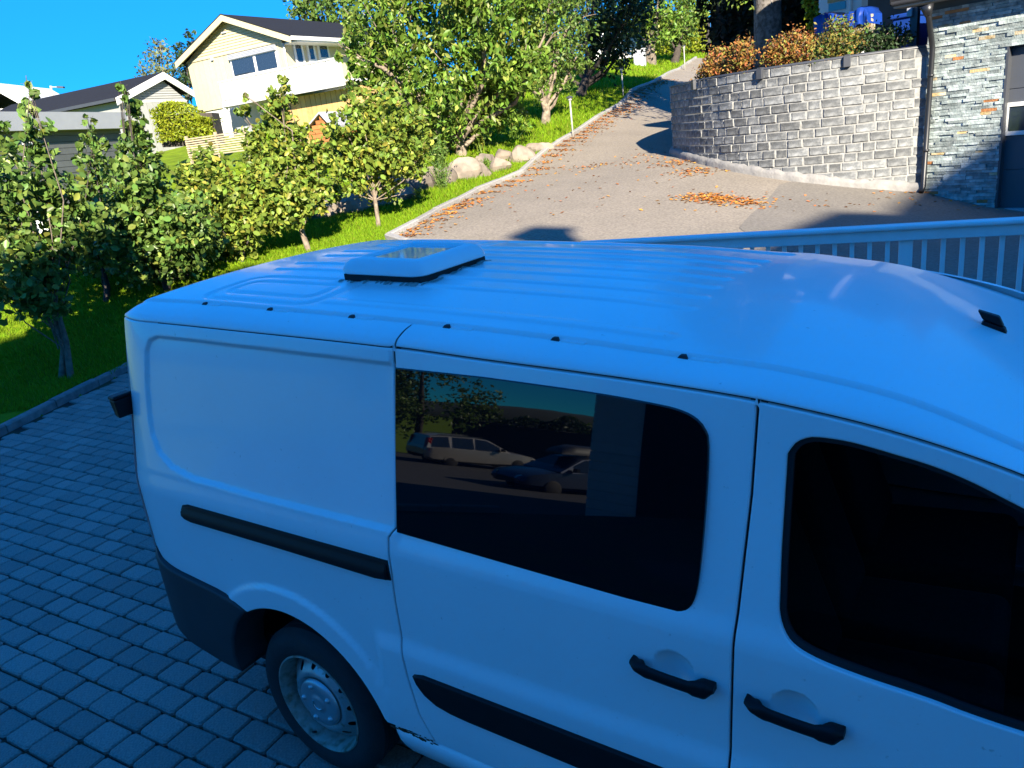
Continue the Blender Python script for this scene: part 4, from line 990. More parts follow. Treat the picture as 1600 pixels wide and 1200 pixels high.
for i, (sc, zc, q, p) in enumerate(blocks):
    t = wtan(sc); n = wnor(sc); yj = BR.uniform(-.006, .008)
    x_ax = np.array([-n[1], n[0]])                      # local x along the face, local -y outwards
    ang = math.atan2(x_ax[1], x_ax[0])
    if i in keep:
        o = bpy.data.objects.new('wall_block', BVAR[q][1]); COL.objects.link(o); adopt(o, bw)
        o.location = (p[0] + n[0] * yj, p[1] + n[1] * yj, zc); o.rotation_euler = (0, 0, ang)
    else:
        k = len(JV); cs, sn = math.cos(ang), math.sin(ang)
        JV += [(p[0] + x * cs - y * sn, p[1] + x * sn + y * cs, zc + z) for x, y, z in BVAR[q][2]]; JF += [tuple(k + a for a in f) for f in BVAR[q][3]]
if JV: lab(obj('wall_blocks', JV, JF, M_BLOCK, bw), kind='stuff')
# rough footing along the foot of the wall
A = []
for s in np.arange(0, min(9.0, ws[-1]), .09):
    p = wpt(s); n = wnor(s); z = tz(*p); j = BR.uniform(-.012, .012); h = .17 + BR.uniform(-.02, .02)
    A.append([(*(p + n * (.10 + j)), z - .1), (*(p + n * (.095 + j)), z + h * .6), (*(p + n * (.07 + j)), z + h), (*(p - n * .02), z + h + .01)])
MB().grid(A).build('footing', M_FOOT, bw, True)
A = []
for s in np.arange(0, ws[-1], .15):
    p = wpt(s) + wnor(s) * .012; q = wpt(s) - wnor(s) * .16
    A.append([(*p, ZT - .004), (*p, ZT + .03), (*q, ZT + .03)])
MB().grid(A).build('edging_strip', M_CHARCOAL, bw, True)
# small dark box fittings hanging at the wall top
for k, (px, py) in enumerate([(1189, 128), (1325, 107), (1086, 144)]):
    best = min(np.arange(0, 7, .05), key=lambda s: abs(project((*wpt(s), ZT))[0] - px)); p = wpt(best); n = wnor(best); t = wtan(best)
    b = MB()
    def bx(o0, o1, hw, z0, z1): b.box8([(*(p + n * a + t * c), z) for z in (z0, z1) for a, c in ((o0, -hw), (o0, hw), (o1, hw), (o1, -hw))])
    bx(.0, .075, .055, ZT - .15, ZT + .02); bx(-.05, .0745, .04, ZT + .021, ZT + .04)
    o = b.build('wall_lamp', M_CHARCOAL)
    lab(o, ['dark box lamp on the block wall below the middle rust bush', 'dark box lamp on the block wall nearest the garage', 'dark box lamp near the far left end of the block wall'][k], 'lamp', 'lamps on the block wall'); bevel(o, .006)
# ------------------------------------------------------------------ upper terrace behind the wall
tp = [tuple(wpt(s) - wnor(s) * .12) for s in np.arange(0, ws[-1], .4)]
GV = np.array([-GF_U[1], GF_U[0]])
tp += [tuple(np.array(tp[-1]) + FW[:2] * 12 + RT[:2] * 6), tuple(G0[:2] + GV * 26 + GF_U * 10), tuple(G0[:2] + GF_U * 10 + GV * .6), tuple(G0[:2] + GV * .6)]
P, T = cdt(tp, ()); o = triarr('terrace_ground', np.c_[P, np.full(len(P), ZT - .03)], T, mat('terrace_soil', (.05, .045, .035), .95, var=.4, nscale=3, bump=.8, bscale=20)); lab(o, kind='structure')
# ------------------------------------------------------------------ garage with slate cladding
GF = Frame(G0, GF_U)
ud_t = GF.uw(1579, 74, .14); ud_b = GF.uw(1561, 326, .14); UD = (ud_t[0] + ud_b[0]) / 2; WD = ud_t[1]; WB = ud_b[1]
WE = GF.uw(1500, 6, -.35)[1]
gar = thing('garage', 'garage clad in grey slate strips with a dark sectional door at the right edge', 'garage', GF.pt(1, .2, -.3))
b = MB(); b.fbox(GF, -.02, UD, .03, .22, -1.0, WE + .15); b.build('wall', M_DARKSIDE, gar)
b = MB(); b.fbox(GF, UD, 6.5, .03, .22, WD, WE + .15); b.build('wall', M_DARKSIDE, gar)
b = MB(); b.fbox(GF, -.02, .1, .22, 7, -.8, WE + .15); b.build('side_wall', M_DARKSIDE, gar)
b = MB(); b.fbox(GF, UD + 2.9, 6.5, .03, .22, -1, WD); b.build('wall', M_DARKSIDE, gar)
SR = random.Random(21); strips = []; h0 = -.95
w = h0
while w < WE:
    h = SR.choice((.036, .046, .046, .052)); u = -.02 - SR.uniform(0, .1)
    u_end = UD if w < WD else 2.9
    while u < u_end - .02:
        L = SR.choice((.10, .16, .22, .28, .34)); u1 = min(u + L, u_end)
        if u1 - u < .05: u1 = u_end
        gz_ = tz(*GF.pt((u + u1) / 2, 0, 0)[:2]) - G0[2]
        if w + h > gz_ - .02: strips.append((max(u, -.02), u1, w, h))
        u = u1
        if u1 >= u_end: break
    w += h
SV = []; SF = []
order = sorted(range(len(strips)), key=lambda i: -(strips[i][1] - strips[i][0]) * strips[i][3] + (5 if strips[i][1] > 2.0 else 0)); keep = set(order[:300])
for i, (u0, u1, w0, h) in enumerate(strips):
    d = SR.uniform(-.022, .006); rr_ = SR.random(); m_ = M_SLATEO if rr_ < .055 else (M_SLATER if rr_ < .075 else M_SLATE)
    if m_ is not M_SLATE: d = SR.uniform(-.012, .0)
    b = MB(); a = .0015; j = lambda: SR.uniform(-.004, .004)
    b.box8([GF.pt(u0 + a, d + j(), w0 + a), GF.pt(u1 - a, d + j(), w0 + a), GF.pt(u1 - a, .028, w0 + a), GF.pt(u0 + a, .028, w0 + a), GF.pt(u0 + a, d + j(), w0 + h - a), GF.pt(u1 - a, d + j(), w0 + h - a), GF.pt(u1 - a, .028, w0 + h - a), GF.pt(u0 + a, .028, w0 + h - a)])
    if i in keep or m_ is not M_SLATE: b.build('slate_strip', m_, gar)
    else:
        n = len(SV); SV += b.v; SF += [tuple(n + k for k in f) for f in b.f]
lab(obj('slate_strips', SV, SF, M_SLATE2, gar), kind='stuff')
# door: leaf of four sections, white framed window, frame
wsec = np.linspace(WB, WD, 5)
gd = MB().fbox(GF, UD, UD + 2.9, .16, .19, WB, WD).build('garage_door', M_GDOOR, gar)
for a, b_ in zip(wsec[:-1], wsec[1:]):
    o = MB().fbox(GF, UD + .005, UD + 2.895, .145, .162, a + .004, b_ - .004).build('door_section', M_GDOOR, gd); bevel(o, .006)
ua, wa = GF.uw(1571, 161, .14); ub, wb_ = GF.uw(1570, 212, .14)
ua = min(ua, ub) ; fr = MB()
for du in (0, .92, 1.84):
    U0, U1 = ua + du, ua + du + .8
    o = MB(); o.fbox(GF, U0, U1, .115, .146, wb_, wb_ + .06); o.fbox(GF, U0, U1, .115, .146, wa - .06, wa); o.fbox(GF, U0, U0 + .06, .115, .146, wb_ + .06, wa - .06); o.fbox(GF, U1 - .06, U1, .115, .146, wb_ + .06, wa - .06)
    f_ = o.build('window_frame', M_WHITE, gd); MB().fbox(GF, U0 + .06, U1 - .06, .132, .144, wb_ + .06, wa - .06).build('window_pane', M_WINDOW, gd)
MB().fbox(GF, UD - .012, UD + .02, -.012, .16, WB - .1, WD + .02).build('door_frame', M_CHARCOAL, gar)
MB().fbox(GF, UD, UD + 2.9, .05, .145, WB - .07, WB + .01).build('threshold', M_GREYFASCIA, gar)
MB().fbox(GF, UD - .2, UD + 3.2, -.25, .05, WB - .3, WB - .075).build('ramp_edge', M_FOOT, gar)
# roof edge and gutter
MB().fbox(GF, -.45, 6.9, -.42, 8, WE + .15, WE + .34).build('roof', M_ROOF, gar)
MB().fbox(GF, -.42, 6.8, -.36, .05, WE + .11, WE + .148).build('soffit', M_GREYSIDE, gar)
gp = MB(); A = []
for u in (-.42, 6.8): A.append([GF.pt(u, -.39 + .06 * math.cos(a), WE + .20 + .065 * math.sin(a)) for a in np.linspace(math.pi, 2 * math.pi, 9)])
gp.grid(A).build('gutter', M_CHARCOAL, gar, True)
def gpt(px, py, v): u, w_ = GF.uw(px, py, v); return GF.pt(u, v, w_)
dpipe = MB().tube([gpt(1449, 12, -.38), gpt(1451, 26, -.36), gpt(1452, 34, -.30), gpt(1456, 66, -.13), gpt(1457, 76, -.10), gpt(1452, 150, -.10), gpt(1442.5, 292, -.10), gpt(1439, 300, -.16)], .043, 10).build('downpipe', M_PIPE, gar, True)
MB().tube([gpt(1448, 8, -.38), gpt(1451, 25, -.36)], [.10, .05], 10).build('rainwater_head', M_PIPE, gar, True)
for px, py in ((1454.5, 118), (1447, 235)):
    q = gpt(px, py, -.10); MB().tube([q - np.array([0, 0, .02]), q + np.array([0, 0, .02])], .052, 10).build('pipe_bracket', M_PIPE, gar, True)
# ------------------------------------------------------------------ carport and white wall on the terrace
zc_ = ZT - .03 - G0[2]
cp = thing('carport_house', 'white house wall with small window and deep dark carport above the block wall', 'house', GF.pt(-3, 5, zc_))
u0, _ = GF.uw(1279, 40, 4.2); u1, wt = GF.uw(1346, 12, 4.2)
MB().fbox(GF, u0, u1, 4.2, 4.5, zc_, zc_ + 4.2).build('wall', M_WHITE, cp)
MB().fbox(GF, u1, 1.0, 8.0, 8.2, zc_, zc_ + 4.2).build('carport_wall', M_ROOF, cp)  # dark wall colours paint in the shade under the carport roof
MB().fbox(GF, u1 - .1, u1, 4.5, 8.0, zc_, zc_ + 4.2).build('carport_side', M_DARKSIDE, cp)
MB().fbox(GF, u1 - .2, .6, .9, 8.6, zc_ + 2.75, zc_ + 3.0).build('roof', M_ROOF, cp)
MB().fbox(GF, u0 - .4, u1 - .2, 3.6, 8.6, zc_ + 4.2, zc_ + 4.5).build('roof', M_ROOF, cp)
MB().fbox(GF, u1, .2, 2.4, 2.6, zc_ + 2.5, zc_ + 2.745).build('beam', M_GREYWOOD, cp)
a0, b0 = GF.uw(1296, 19, 4.15); a1, b1 = GF.uw(1323, 1, 4.15)
f_ = MB().fbox(GF, a0 - .10, a1 + .10, 4.12, 4.2, b0 - .10, b1 + .3).build('window_frame', M_WHITE, cp)
MB().fbox(GF, a0, a1, 4.10, 4.13, b0, b1).build('window_pane', mat('sky_window', (.05, .12, .18), .02, var=.1, spec=1.0), cp)
MB().fbox(GF, a0 - .02, a1 + .02, 4.09, 4.13, b1 + .02, b1 + .22).build('window_blind', M_PINE, cp)
q = GF.uw(1430, 60, 1.2)
MB().fbox(GF, q[0] - .06, q[0] + .06, 1.1, 1.22, zc_, zc_ + 2.75).build('post', M_CHARCOAL, cp)
o = MB().fbox(GF, q[0] - .09, q[0] - .01, 1.03, 1.095, zc_ + GF.uw(1430, 24, 1.03)[1] - zc_, zc_ + 2.7).build('post_cover', M_GREYFASCIA, cp)
# tarp over a stack
u0, w1 = GF.uw(1289, 26, 3.0); u1, w2 = GF.uw(1372, 13, 3.0); wlo = GF.uw(1330, 46, 3.0)[1]
A = []
TR = random.Random(4)
for i, u in enumerate(np.linspace(u0, u1, 22)):
    t = i / 21; top = w1 + (w2 - w1) * t - .10 * sm((t - .9) / .1) + .04 * math.sin(t * 9) + TR.uniform(-.015, .015); row = []
    for v, w_ in ((2.55, wlo + TR.uniform(-.05, .05)), (2.55, (wlo + top) / 2), (2.56, top - .02), (2.62, top), (2.9, top + .01), (3.2, top), (3.25, wlo)):
        row.append(GF.pt(u + TR.uniform(-.02, .02), v + .035 * math.sin(t * 40 + w_ * 3), w_))
    A.append(row)
o = MB().grid(A).poly(A[0]).poly(A[-1]).build('tarpaulin', M_TARP, None, True); lab(o, 'blue tarpaulin draped over a stack in front of the dark carport', 'tarpaulin')
ws_ = thing('firewood_rack', 'dark wooden rack under the blue tarpaulin', 'rack', GF.pt((u0 + u1) / 2, 3, zc_))
for u in (u0 + .05, (u0 + u1) / 2, u1 - .05): MB().fbox(GF, u - .05, u + .05, 2.7, 2.8, zc_, wlo + .2).build('post', M_GREYWOOD, ws_)
for k in range(4):
    z = zc_ + .1 + k * (wlo - zc_) / 4.2
    MB().fbox(GF, u0, u1 + .1, 2.62, 2.66, z, z + .10).build('board', M_GREYWOOD, ws_)
u0, w1 = GF.uw(1396, 24, 2.2); u1, _ = GF.uw(1437, 20, 2.2); wlo = GF.uw(1400, 53, 2.2)[1]
bn = thing('storage_box', 'blue plastic storage box beside the carport post', 'box', GF.pt(u0, 2.3, zc_))
o = MB().box8([GF.pt(u0 + .04, 2.2, zc_ + .02), GF.pt(u1 - .04, 2.2, zc_ + .02), GF.pt(u1 - .04, 2.7, zc_ + .02), GF.pt(u0 + .04, 2.7, zc_ + .02), GF.pt(u0, 2.15, w1 - .08), GF.pt(u1, 2.15, w1 - .08), GF.pt(u1, 2.75, w1 - .08), GF.pt(u0, 2.75, w1 - .08)]).build('body', M_BIN, bn); bevel(o, .02)
o = MB().fbox(GF, u0 - .03, u1 + .03, 2.11, 2.78, w1 - .078, w1).build('lid', M_BIN, bn); bevel(o, .02)
# ------------------------------------------------------------------ foliage helpers
def leaf_mesh(name, C_, size, m, parent=None, aspect=.55, up=.35, out=None, fold=.25, droop=.25, seed=1, sizevar=.35, oval=False):
    """one mesh of many separate folded leaves at the points C_"""
    g = np.random.default_rng(seed); n = len(C_); C_ = np.asarray(C_, float)
    N = g.normal(size=(n, 3)); N /= np.linalg.norm(N, axis=1)[:, None]; N[:, 2] += up
    if out is not None: N += out * .6
    N /= np.maximum(1e-6, np.linalg.norm(N, axis=1))[:, None]
    A = g.normal(size=(n, 3)); A[:, 2] -= droop; A -= N * np.sum(A * N, 1)[:, None]; A /= np.maximum(1e-6, np.linalg.norm(A, axis=1))[:, None]
    B = np.cross(N, A); L = size * (1 + g.uniform(-sizevar, sizevar, n))[:, None]; Wd = L * aspect * .5
    if oval:
        def q_(a, b, c): return C_ + A * L * a + B * Wd * b + N * L * c
        V = np.stack([q_(-.5, 0, 0), q_(-.22, .86, .05), q_(.16, .92, .04), q_(.5, 0, -.12), q_(.16, -.92, .04), q_(-.22, -.86, .05), q_(-.22, 0, -.05), q_(.16, 0, -.07)], 1).reshape(-1, 3); k = np.arange(n)[:, None] * 8
        T = np.stack([k + [t_] for t_ in ([0, 5, 6], [5, 4, 7], [5, 7, 6], [4, 3, 7], [0, 6, 1], [6, 7, 2], [6, 2, 1], [7, 3, 2])], 1).reshape(-1, 3)
        return triarr(name, V, T, m, parent)
    base = C_ - A * L * .5; tip = C_ + A * L * .5 - N * L * .10; mid = C_ - N * L * fold * .35
    l = C_ - A * L * .06 + B * Wd; r = C_ - A * L * .06 - B * Wd
    V = np.stack([base, l, r, mid, tip], 1).reshape(-1, 3); k = np.arange(n)[:, None] * 5
    T = np.stack([k + [[0, 2, 3]], k + [[3, 2, 4]], k + [[0, 3, 1]], k + [[3, 4, 1]]], 1).reshape(-1, 3)
    return triarr(name, V, T, m, parent)
def clumps(centers, radii, n, g, twig=10, spread=.35, squash=1.0, shell=.45):
    """leaf positions clustered on twigs spread through spheres"""
    centers = np.asarray(centers, float); radii = np.asarray(radii, float); w = radii ** 2; w = w / w.sum(); out = []; dirs = []
    nt = max(1, n // twig); idx = g.choice(len(centers), nt, p=w)
    d = g.normal(size=(nt, 3)); d /= np.linalg.norm(d, axis=1)[:, None]; rr_ = g.random(nt) ** shell
    T = centers[idx] + d * (rr_ * radii[idx])[:, None] * np.array([1, 1, squash])
    P = np.repeat(T, twig, 0) + g.normal(size=(nt * twig, 3)) * (np.repeat(radii[idx], twig) * spread * .35)[:, None]
    return P, np.repeat(d, twig, 0)
def tree(name, label, base, d, blobs, m, size, n, bark, tr, group=None, cat='tree', seed=1, twig=10, aspect=.55, up=.35, limb_r=.35, droop=.25, fork=.55, sizevar=.35, depthspread=.8, stems=1, spread=.35, lean=None, oval=False, limb_min=.35):
    if oval: limb_r *= .62
    g = np.random.default_rng(seed); base = np.asarray(base, float)
    cs = []; rs_ = []
    for (px, py, r) in blobs:
        rm = r * d / FPX; c = dep(px, py, d + g.uniform(-depthspread, depthspread) * max(.35, rm)); cs.append(c); rs_.append(rm)
    cs = np.array(cs); rs_ = np.array(rs_)
    t = thing(name, label, cat, base, group)
    P, dirs = clumps(cs, rs_, n, g, twig, spread)
    P[:, 2] = np.maximum(P[:, 2], base[2] + .12)
    leaf_mesh('crown', P, size, m, t, aspect, up, dirs, seed=seed + 5, droop=droop, sizevar=sizevar, oval=oval)
    top = cs.mean(0); low = cs[np.argmin(cs[:, 2])]
    mb = MB(); H = top[2] - base[2]
    for sidx in range(stems):
        b0 = base + np.array([.14 * sidx, .05 * sidx, -.05]); fk = base + (top - base) * fork * (.8 + .4 * sidx / max(1, stems)); fk[:2] += g.normal(size=2) * .03 * H
        midp = (b0 + fk) / 2 + np.r_[g.normal(size=2) * .025 * H, 0]
        if lean is not None: midp = midp + np.asarray(lean)
        mb.tube([b0 - [0, 0, .1], b0 + (midp - b0) * .12, midp, fk], [tr * 1.35, tr * 1.02, tr * .85, tr * .7], 8)
        for i, (c, r) in enumerate(zip(cs, rs_)):
            if i % stems != sidx: continue
            k0 = b0 + (fk - b0) * float(np.clip((c[2] - base[2]) / max(.1, H) * .8, limb_min, 1.0))
            m1 = (k0 + c) / 2 + g.normal(size=3) * .08 * np.linalg.norm(c - k0)
            m1[2] -= .06 * np.linalg.norm(c - k0)
            e = c + (c - k0) * .03
            mb.tube([k0, m1, c, e], [tr * limb_r * 1.2, tr * limb_r, tr * limb_r * .5, tr * .08], 5, False)
            for q in range(3):
                v = g.normal(size=3); v[2] = abs(v[2]); v /= np.linalg.norm(v); mb.tube([m1 + (c - m1) * .5, c + v * r * .5, c + v * r * .95], [tr * limb_r * .4, tr * limb_r * .25, tr * .05], 4, False)
    mb.build('trunk', bark, t, True)
    return t
# ------------------------------------------------------------------ fruit trees along the lawn edge
FG = 'fruit trees on the lawn behind the van'
tree('fruit_tree', 'leafy pear tree at the left edge with bare twin trunk in the shaded lawn', dep(95, 590, 9.75), 9.8,
     [(30, 420, 62), (62, 455, 48), (15, 350, 62), (85, 395, 50), (30, 285, 54), (80, 315, 46), (62, 240, 28), (54, 205, 22), (50, 175, 17), (46, 150, 13), (42, 130, 9), (4, 225, 30), (125, 350, 40), (0, 455, 46), (-30, 300, 60), (-25, 400, 60)],
     L_PEAR, .098, 5600, M_BARK, .044, FG, seed=3, twig=8, stems=2, aspect=.68, oval=True, fork=.42, limb_r=.3)
tree('fruit_tree', 'pear tree with a tall leafy shoot second from the left edge', dep(262, 452, 11.9), 11.9,
     [(206, 172, 15), (206, 200, 22), (214, 240, 30), (196, 150, 9), (205, 290, 42), (240, 335, 48), (262, 380, 56), (185, 350, 50), (296, 345, 44), (255, 425, 34), (150, 385, 46), (215, 400, 50), (190, 135, 9), (228, 280, 34), (310, 395, 40)],
     L_PEAR, .098, 6600, M_BARKD, .060, FG, seed=5, twig=8, aspect=.68, oval=True, fork=.40)
tree('fruit_tree', 'bushy pear tree filling the gap between the two left fruit trees', tray(165, 470), 12.6,
     [(138, 192, 13), (146, 225, 22), (150, 268, 34), (140, 315, 40), (170, 335, 36), (120, 365, 42), (160, 392, 38)],
     L_PEAR, .096, 3000, M_BARKD, .05, FG, seed=6, twig=8, aspect=.68, oval=True, fork=.35)
tree('fruit_tree', 'low yellow-tinged fruit tree in the middle of the lawn row', dep(378, 414, 12.7), 12.8,
     [(360, 300, 44), (340, 345, 50), (395, 330, 44), (305, 300, 40), (330, 258, 28), (425, 325, 38), (372, 375, 36), (315, 390, 34), (285, 335, 36), (400, 275, 26), (415, 290, 28)],
     L_PEARY, .098, 5600, M_BARKD, .055, FG, seed=8, twig=8, aspect=.64, oval=True, fork=.38)
tree('fruit_tree', 'slim upright fruit tree in front of the cream house balcony', dep(483, 392, 13.1), 13.2,
     [(441, 128, 10), (438, 152, 20), (432, 190, 28), (455, 228, 34), (420, 255, 36), (468, 278, 38), (395, 215, 22), (378, 175, 12), (450, 318, 38), (490, 300, 30), (500, 245, 26), (385, 150, 7)],
     L_PEARY, .098, 5000, M_BARKP, .05, FG, seed=9, twig=8, aspect=.64, oval=True, fork=.55, limb_min=.5)
tree('fruit_tree', 'small pale-leaved fruit tree with thin trunk before the boulders', dep(592, 358, 14.7), 14.8,
     [(560, 165, 26), (540, 205, 34), (592, 205, 40), (624, 190, 34), (560, 250, 38), (612, 245, 38), (650, 205, 26), (600, 288, 32), (560, 288, 26), (528, 245, 28), (640, 262, 26), (520, 290, 22), (660, 235, 18), (600, 160, 22)],
     L_PEARY, .104, 5000, M_BARKP, .045, FG, seed=10, twig=8, aspect=.64, oval=True, fork=.62, limb_min=.75)
tree('cherry_tree', 'large cherry tree with long drooping leaves behind the boulders', dep(722, 243, 20.4), 20.6,
     [(600, 65, 62), (680, 40, 78), (765, 60, 76), (815, 110, 46), (640, 130, 66), (720, 130, 78), (788, 175, 42), (660, 190, 48), (740, 195, 48), (560, 40, 42), (545, 85, 26), (620, -20, 66), (740, -35, 80), (690, 222, 30), (848, 62, 34), (578, 118, 36), (770, 120, 50), (600, 170, 30), (830, -10, 50)],
     L_CHERRY, .175, 20000, M_BARKP, .15, seed=12, twig=16, spread=.24, aspect=.46, up=.15, droop=1.1, fork=.3, limb_r=.4, depthspread=1.0)
tree('garden_tree', 'tree with pale mottled trunk beside the near lamp post', dep(852, 194, 24.4), 24.6,
     [(830, 60, 40), (872, 82, 42), (850, 20, 46), (880, 125, 28), (845, 118, 24), (892, 30, 40), (815, 100, 20), (900, 90, 26), (850, 95, 36), (860, -30, 50)],
     L_MID, .13, 5200, M_BARKP, .15, seed=14, aspect=.55, fork=.42)
tree('garden_tree', 'dark shady tree with black trunk on the upper lawn', dep(906, 153, 29.0), 29.4,
     [(890, 70, 36), (925, 45, 50), (955, 75, 38), (975, 35, 48), (880, 105, 24), (930, -10, 60), (940, 60, 40), (915, 95, 24), (985, 5, 40), (965, 88, 22)],
     L_DARK, .17, 5400, M_BARKD, .20, seed=15, aspect=.55, fork=.45)
tree('garden_tree', 'light green forked tree beside the grey utility box', dep(1014, 108, 38.0), 38.2,
     [(1010, 38, 30), (1000, 12, 34), (1032, 48, 28), (1045, 20, 34), (1015, 62, 16), (1030, -20, 40), (995, 40, 20)],
     L_CHERRY, .19, 3600, M_BARK, .22, seed=16, aspect=.55, fork=.6, stems=2)
tree('garden_tree', 'dark-stemmed tree in front of the yellow-green hedge end', dep(1053, 101, 40.0), 40.2,
     [(1060, 50, 24), (1075, 25, 28), (1048, 60, 18), (1085, -5, 36), (1068, 62, 14)], L_MID, .19, 2600, M_BARKD, .22, seed=17, aspect=.55, fork=.6)
BG = 'trees behind the houses'
tree('birch_tree', 'thin pale birch showing above the grey house roof', dep(252, 200, 62), 62, [(250, 95, 24), (238, 118, 22), (262, 112, 22), (246, 140, 26), (270, 140, 24), (225, 140, 18), (250, 72, 10)], L_BIRCH, .26, 1500, M_BARKP, .14, BG, seed=18, fork=.7, spread=.6)
tree('background_tree', 'dark tree between the grey house and the cream house', dep(290, 230, 60), 60, [(288, 85, 20), (290, 115, 26), (282, 145, 28), (300, 62, 14), (305, 100, 22)], L_DARK, .3, 1400, M_BARKD, .2, BG, seed=19)
tree('background_tree', 'tall green tree rising above the cream house roof', dep(500, 200, 58), 58, [(490, 15, 36), (470, 5, 22), (520, 35, 30), (510, -15, 40), (540, 10, 40), (475, 25, 20), (560, 50, 30)], L_MID, .32, 2600, M_BARKD, .3, BG, seed=20)
tree('background_tree', 'wide tree in the gap behind the cherry crown', dep(820, 150, 55), 55, [(800, 20, 60), (870, 0, 60), (760, 60, 50), (840, 60, 40), (930, 10, 50)], L_DARK, .34, 2600, M_BARKD, .3, BG, seed=22)
# ------------------------------------------------------------------ conifer and hedges on the right
sp0 = dep(1200, 96, 20.5); sp0[2] = ZT - .03
sp = thing('spruce_tree', 'thick grey spruce trunk rising behind the rust-coloured bushes', 'tree', sp0)
MB().tube([sp0, sp0 + [0, 0, 1.2], sp0 + [.02, 0, 4], sp0 + [0, 0, 12]], [.36, .325, .30, .15], 14).build('trunk', M_BARKS, sp, True)
g = np.random.default_rng(31); n = 9000
hh = g.random(n) ** .8 * 9 + 3.4; rad = (13 - hh) * .34 * g.random(n) ** .5; an = g.random(n) * 2 * math.pi
leaf_mesh('crown', np.c_[sp0[0] + rad * np.cos(an), sp0[1] + rad * np.sin(an), sp0[2] + hh - rad * .25], .34, L_DARK, sp, .3, .1, droop=.8, seed=32)
MB().tube([sp0 + [0, 0, 3.2], sp0 + [-.5, -.8, 3.0]], [.05, .02], 5).build('branch', M_BARKS, sp)
pt = dep(1155, -2, 20.0); leaf_mesh('twig_leaves', pt + g.normal(size=(60, 3)) * [.3, .3, .12], .12, L_PEARY, sp, .4, .2, droop=.6, seed=33)
def hedge(name, label, a, b, depth, h, m, size, n, seed, cat='hedge', top=.12, z0=None, group=None):
    g = np.random.default_rng(seed); a = np.array(a, float); b = np.array(b, float); d = b[:2] - a[:2]; L = np.linalg.norm(d); d /= L; nn = np.array([-d[1], d[0]])
    if nn @ FW[:2] < 0: nn = -nn
    za = a[2] if z0 is None else z0; zb = b[2] if z0 is None else z0
    t = thing(name, label, cat, (*(a[:2] + b[:2]) / 2, (za + zb) / 2), group)
    f = g.random(n); u = g.random(n) * L; face = g.random(n)
    v = np.where(face < .62, g.random(n) ** 2 * depth * .3, g.random(n) * depth); hg_ = h * (1 + top * np.sin(u * 2.3 + seed) * np.sin(u * .9)); w_ = np.where(face < .62, g.random(n) * hg_, hg_ - g.random(n) ** 2 * .25 * h + 0 * f)
    bulge = .10 * depth * np.sin(u * 3.1 + w_ * 2.0); v = v + bulge
    P = np.c_[a[0] + d[0] * u + nn[0] * v, a[1] + d[1] * u + nn[1] * v, za + (zb - za) * u / L + w_]
    leaf_mesh('foliage', P, size, m, t, .45, .2, np.tile(np.r_[-nn, .2], (n, 1)), seed=seed + 3, droop=-.4)
    q = a[:2] + nn * depth * .35; q2 = b[:2] + nn * depth * .35; q3 = b[:2] + nn * depth * .9; q4 = a[:2] + nn * depth * .9
    MB().box8([(*q, za - .2), (*q2, zb - .2), (*q3, zb - .2), (*q4, za - .2), (*q, za + h * .82), (*q2, zb + h * .82), (*q3, zb + h * .82), (*q4, za + h * .82)]).build('stems', M_BARKD, t)
    return t
hedge('thuja_hedge', 'tall shade-darkened thuja hedge behind the spruce trunk', dep(1096, 112, 24.5), dep(1300, 70, 21.0), 1.4, 6.5, L_THUJA_SHADED, .24, 9000, 41, z0=ZT - .2, top=.05)
hedge('yellow_hedge', 'sunny yellow-green clipped hedge at the top of the driveway', dep(986, 96, 46), dep(1104, 76, 44), 1.2, 1.9, L_HEDGE, .20, 4200, 43)
hedge('yellow_hedge', 'rounded yellow-green hedge in front of the grey house', dep(243, 222, 31), dep(332, 216, 31), 1.6, 1.15, L_HEDGE, .14, 3000, 44, top=.35)
iv = thing('climbing_plant', 'narrow sunlit yellow-green creeper left of the white house wall', 'plant', (*dep(1270, 50, 17.5)[:2], ZT - .03))
P = np.array([dep(px, py, 17.4) for px, py in zip(np.linspace(1262, 1275, 260), np.linspace(-10, 46, 260))]) + g.normal(size=(260, 3)) * [.07, .07, .07]
leaf_mesh('foliage', P, .10, L_HEDGE, iv, .7, .2, seed=46); MB().tube([dep(1272, 80, 17.5), dep(1268, 20, 17.5), dep(1262, -20, 17.5)], .02, 5).build('stem', M_BARKD, iv)
# ------------------------------------------------------------------ shrubs on the wall
SG = 'bushes along the top of the block wall'
def shrub(label, px, py, s_at, w, h, m, size, n, seed, name='bush', group=SG, dark=None):
    best = min(np.arange(0, 6.4, .05), key=lambda s: abs(project((*wpt(s), ZT))[0] - px)) if s_at is None else s_at
    p = wpt(best) - wnor(best) * .32; base = np.array([*p, ZT]); g = np.random.default_rng(seed); t = thing(name, label, 'bush', base, group)
    tn = wtan(best); mb = MB(); P = []; D = []
    for k in range(46):
        a = g.uniform(-1, 1); o = g.uniform(-.7, .55); ln = h * g.uniform(.6, 1.05) * (1 - .45 * a * a)
        e = base + np.r_[tn * a * w * .55 + wnor(best) * o * w * .42, ln]; s0 = base + np.r_[tn * a * w * .22, 0]
        e[2] -= max(0, o) * h * .75
        mid_ = (s0 + e) / 2 + np.r_[g.normal(size=2) * .05, .12 * h]; mb.tube([s0, mid_, e], [.010, .007, .003], 4, False)
        q = max(4, n // 46)
        for j in range(q):
            tq = g.random() ** .7; pt_ = (1 - tq) ** 2 * s0 + 2 * tq * (1 - tq) * mid_ + tq * tq * e; P.append(pt_ + g.normal(size=3) * .045 * (.5 + w)); 
    P = np.array(P); leaf_mesh('foliage', P, size, m, t, .5, .5, seed=seed + 2, droop=-.3); mb.build('stems', M_BARK, t)
shrub('lowest rust-brown bush spilling over the left end of the block wall', 1092, 120, None, .80, .55, L_RUST, .062, 3000, 51)
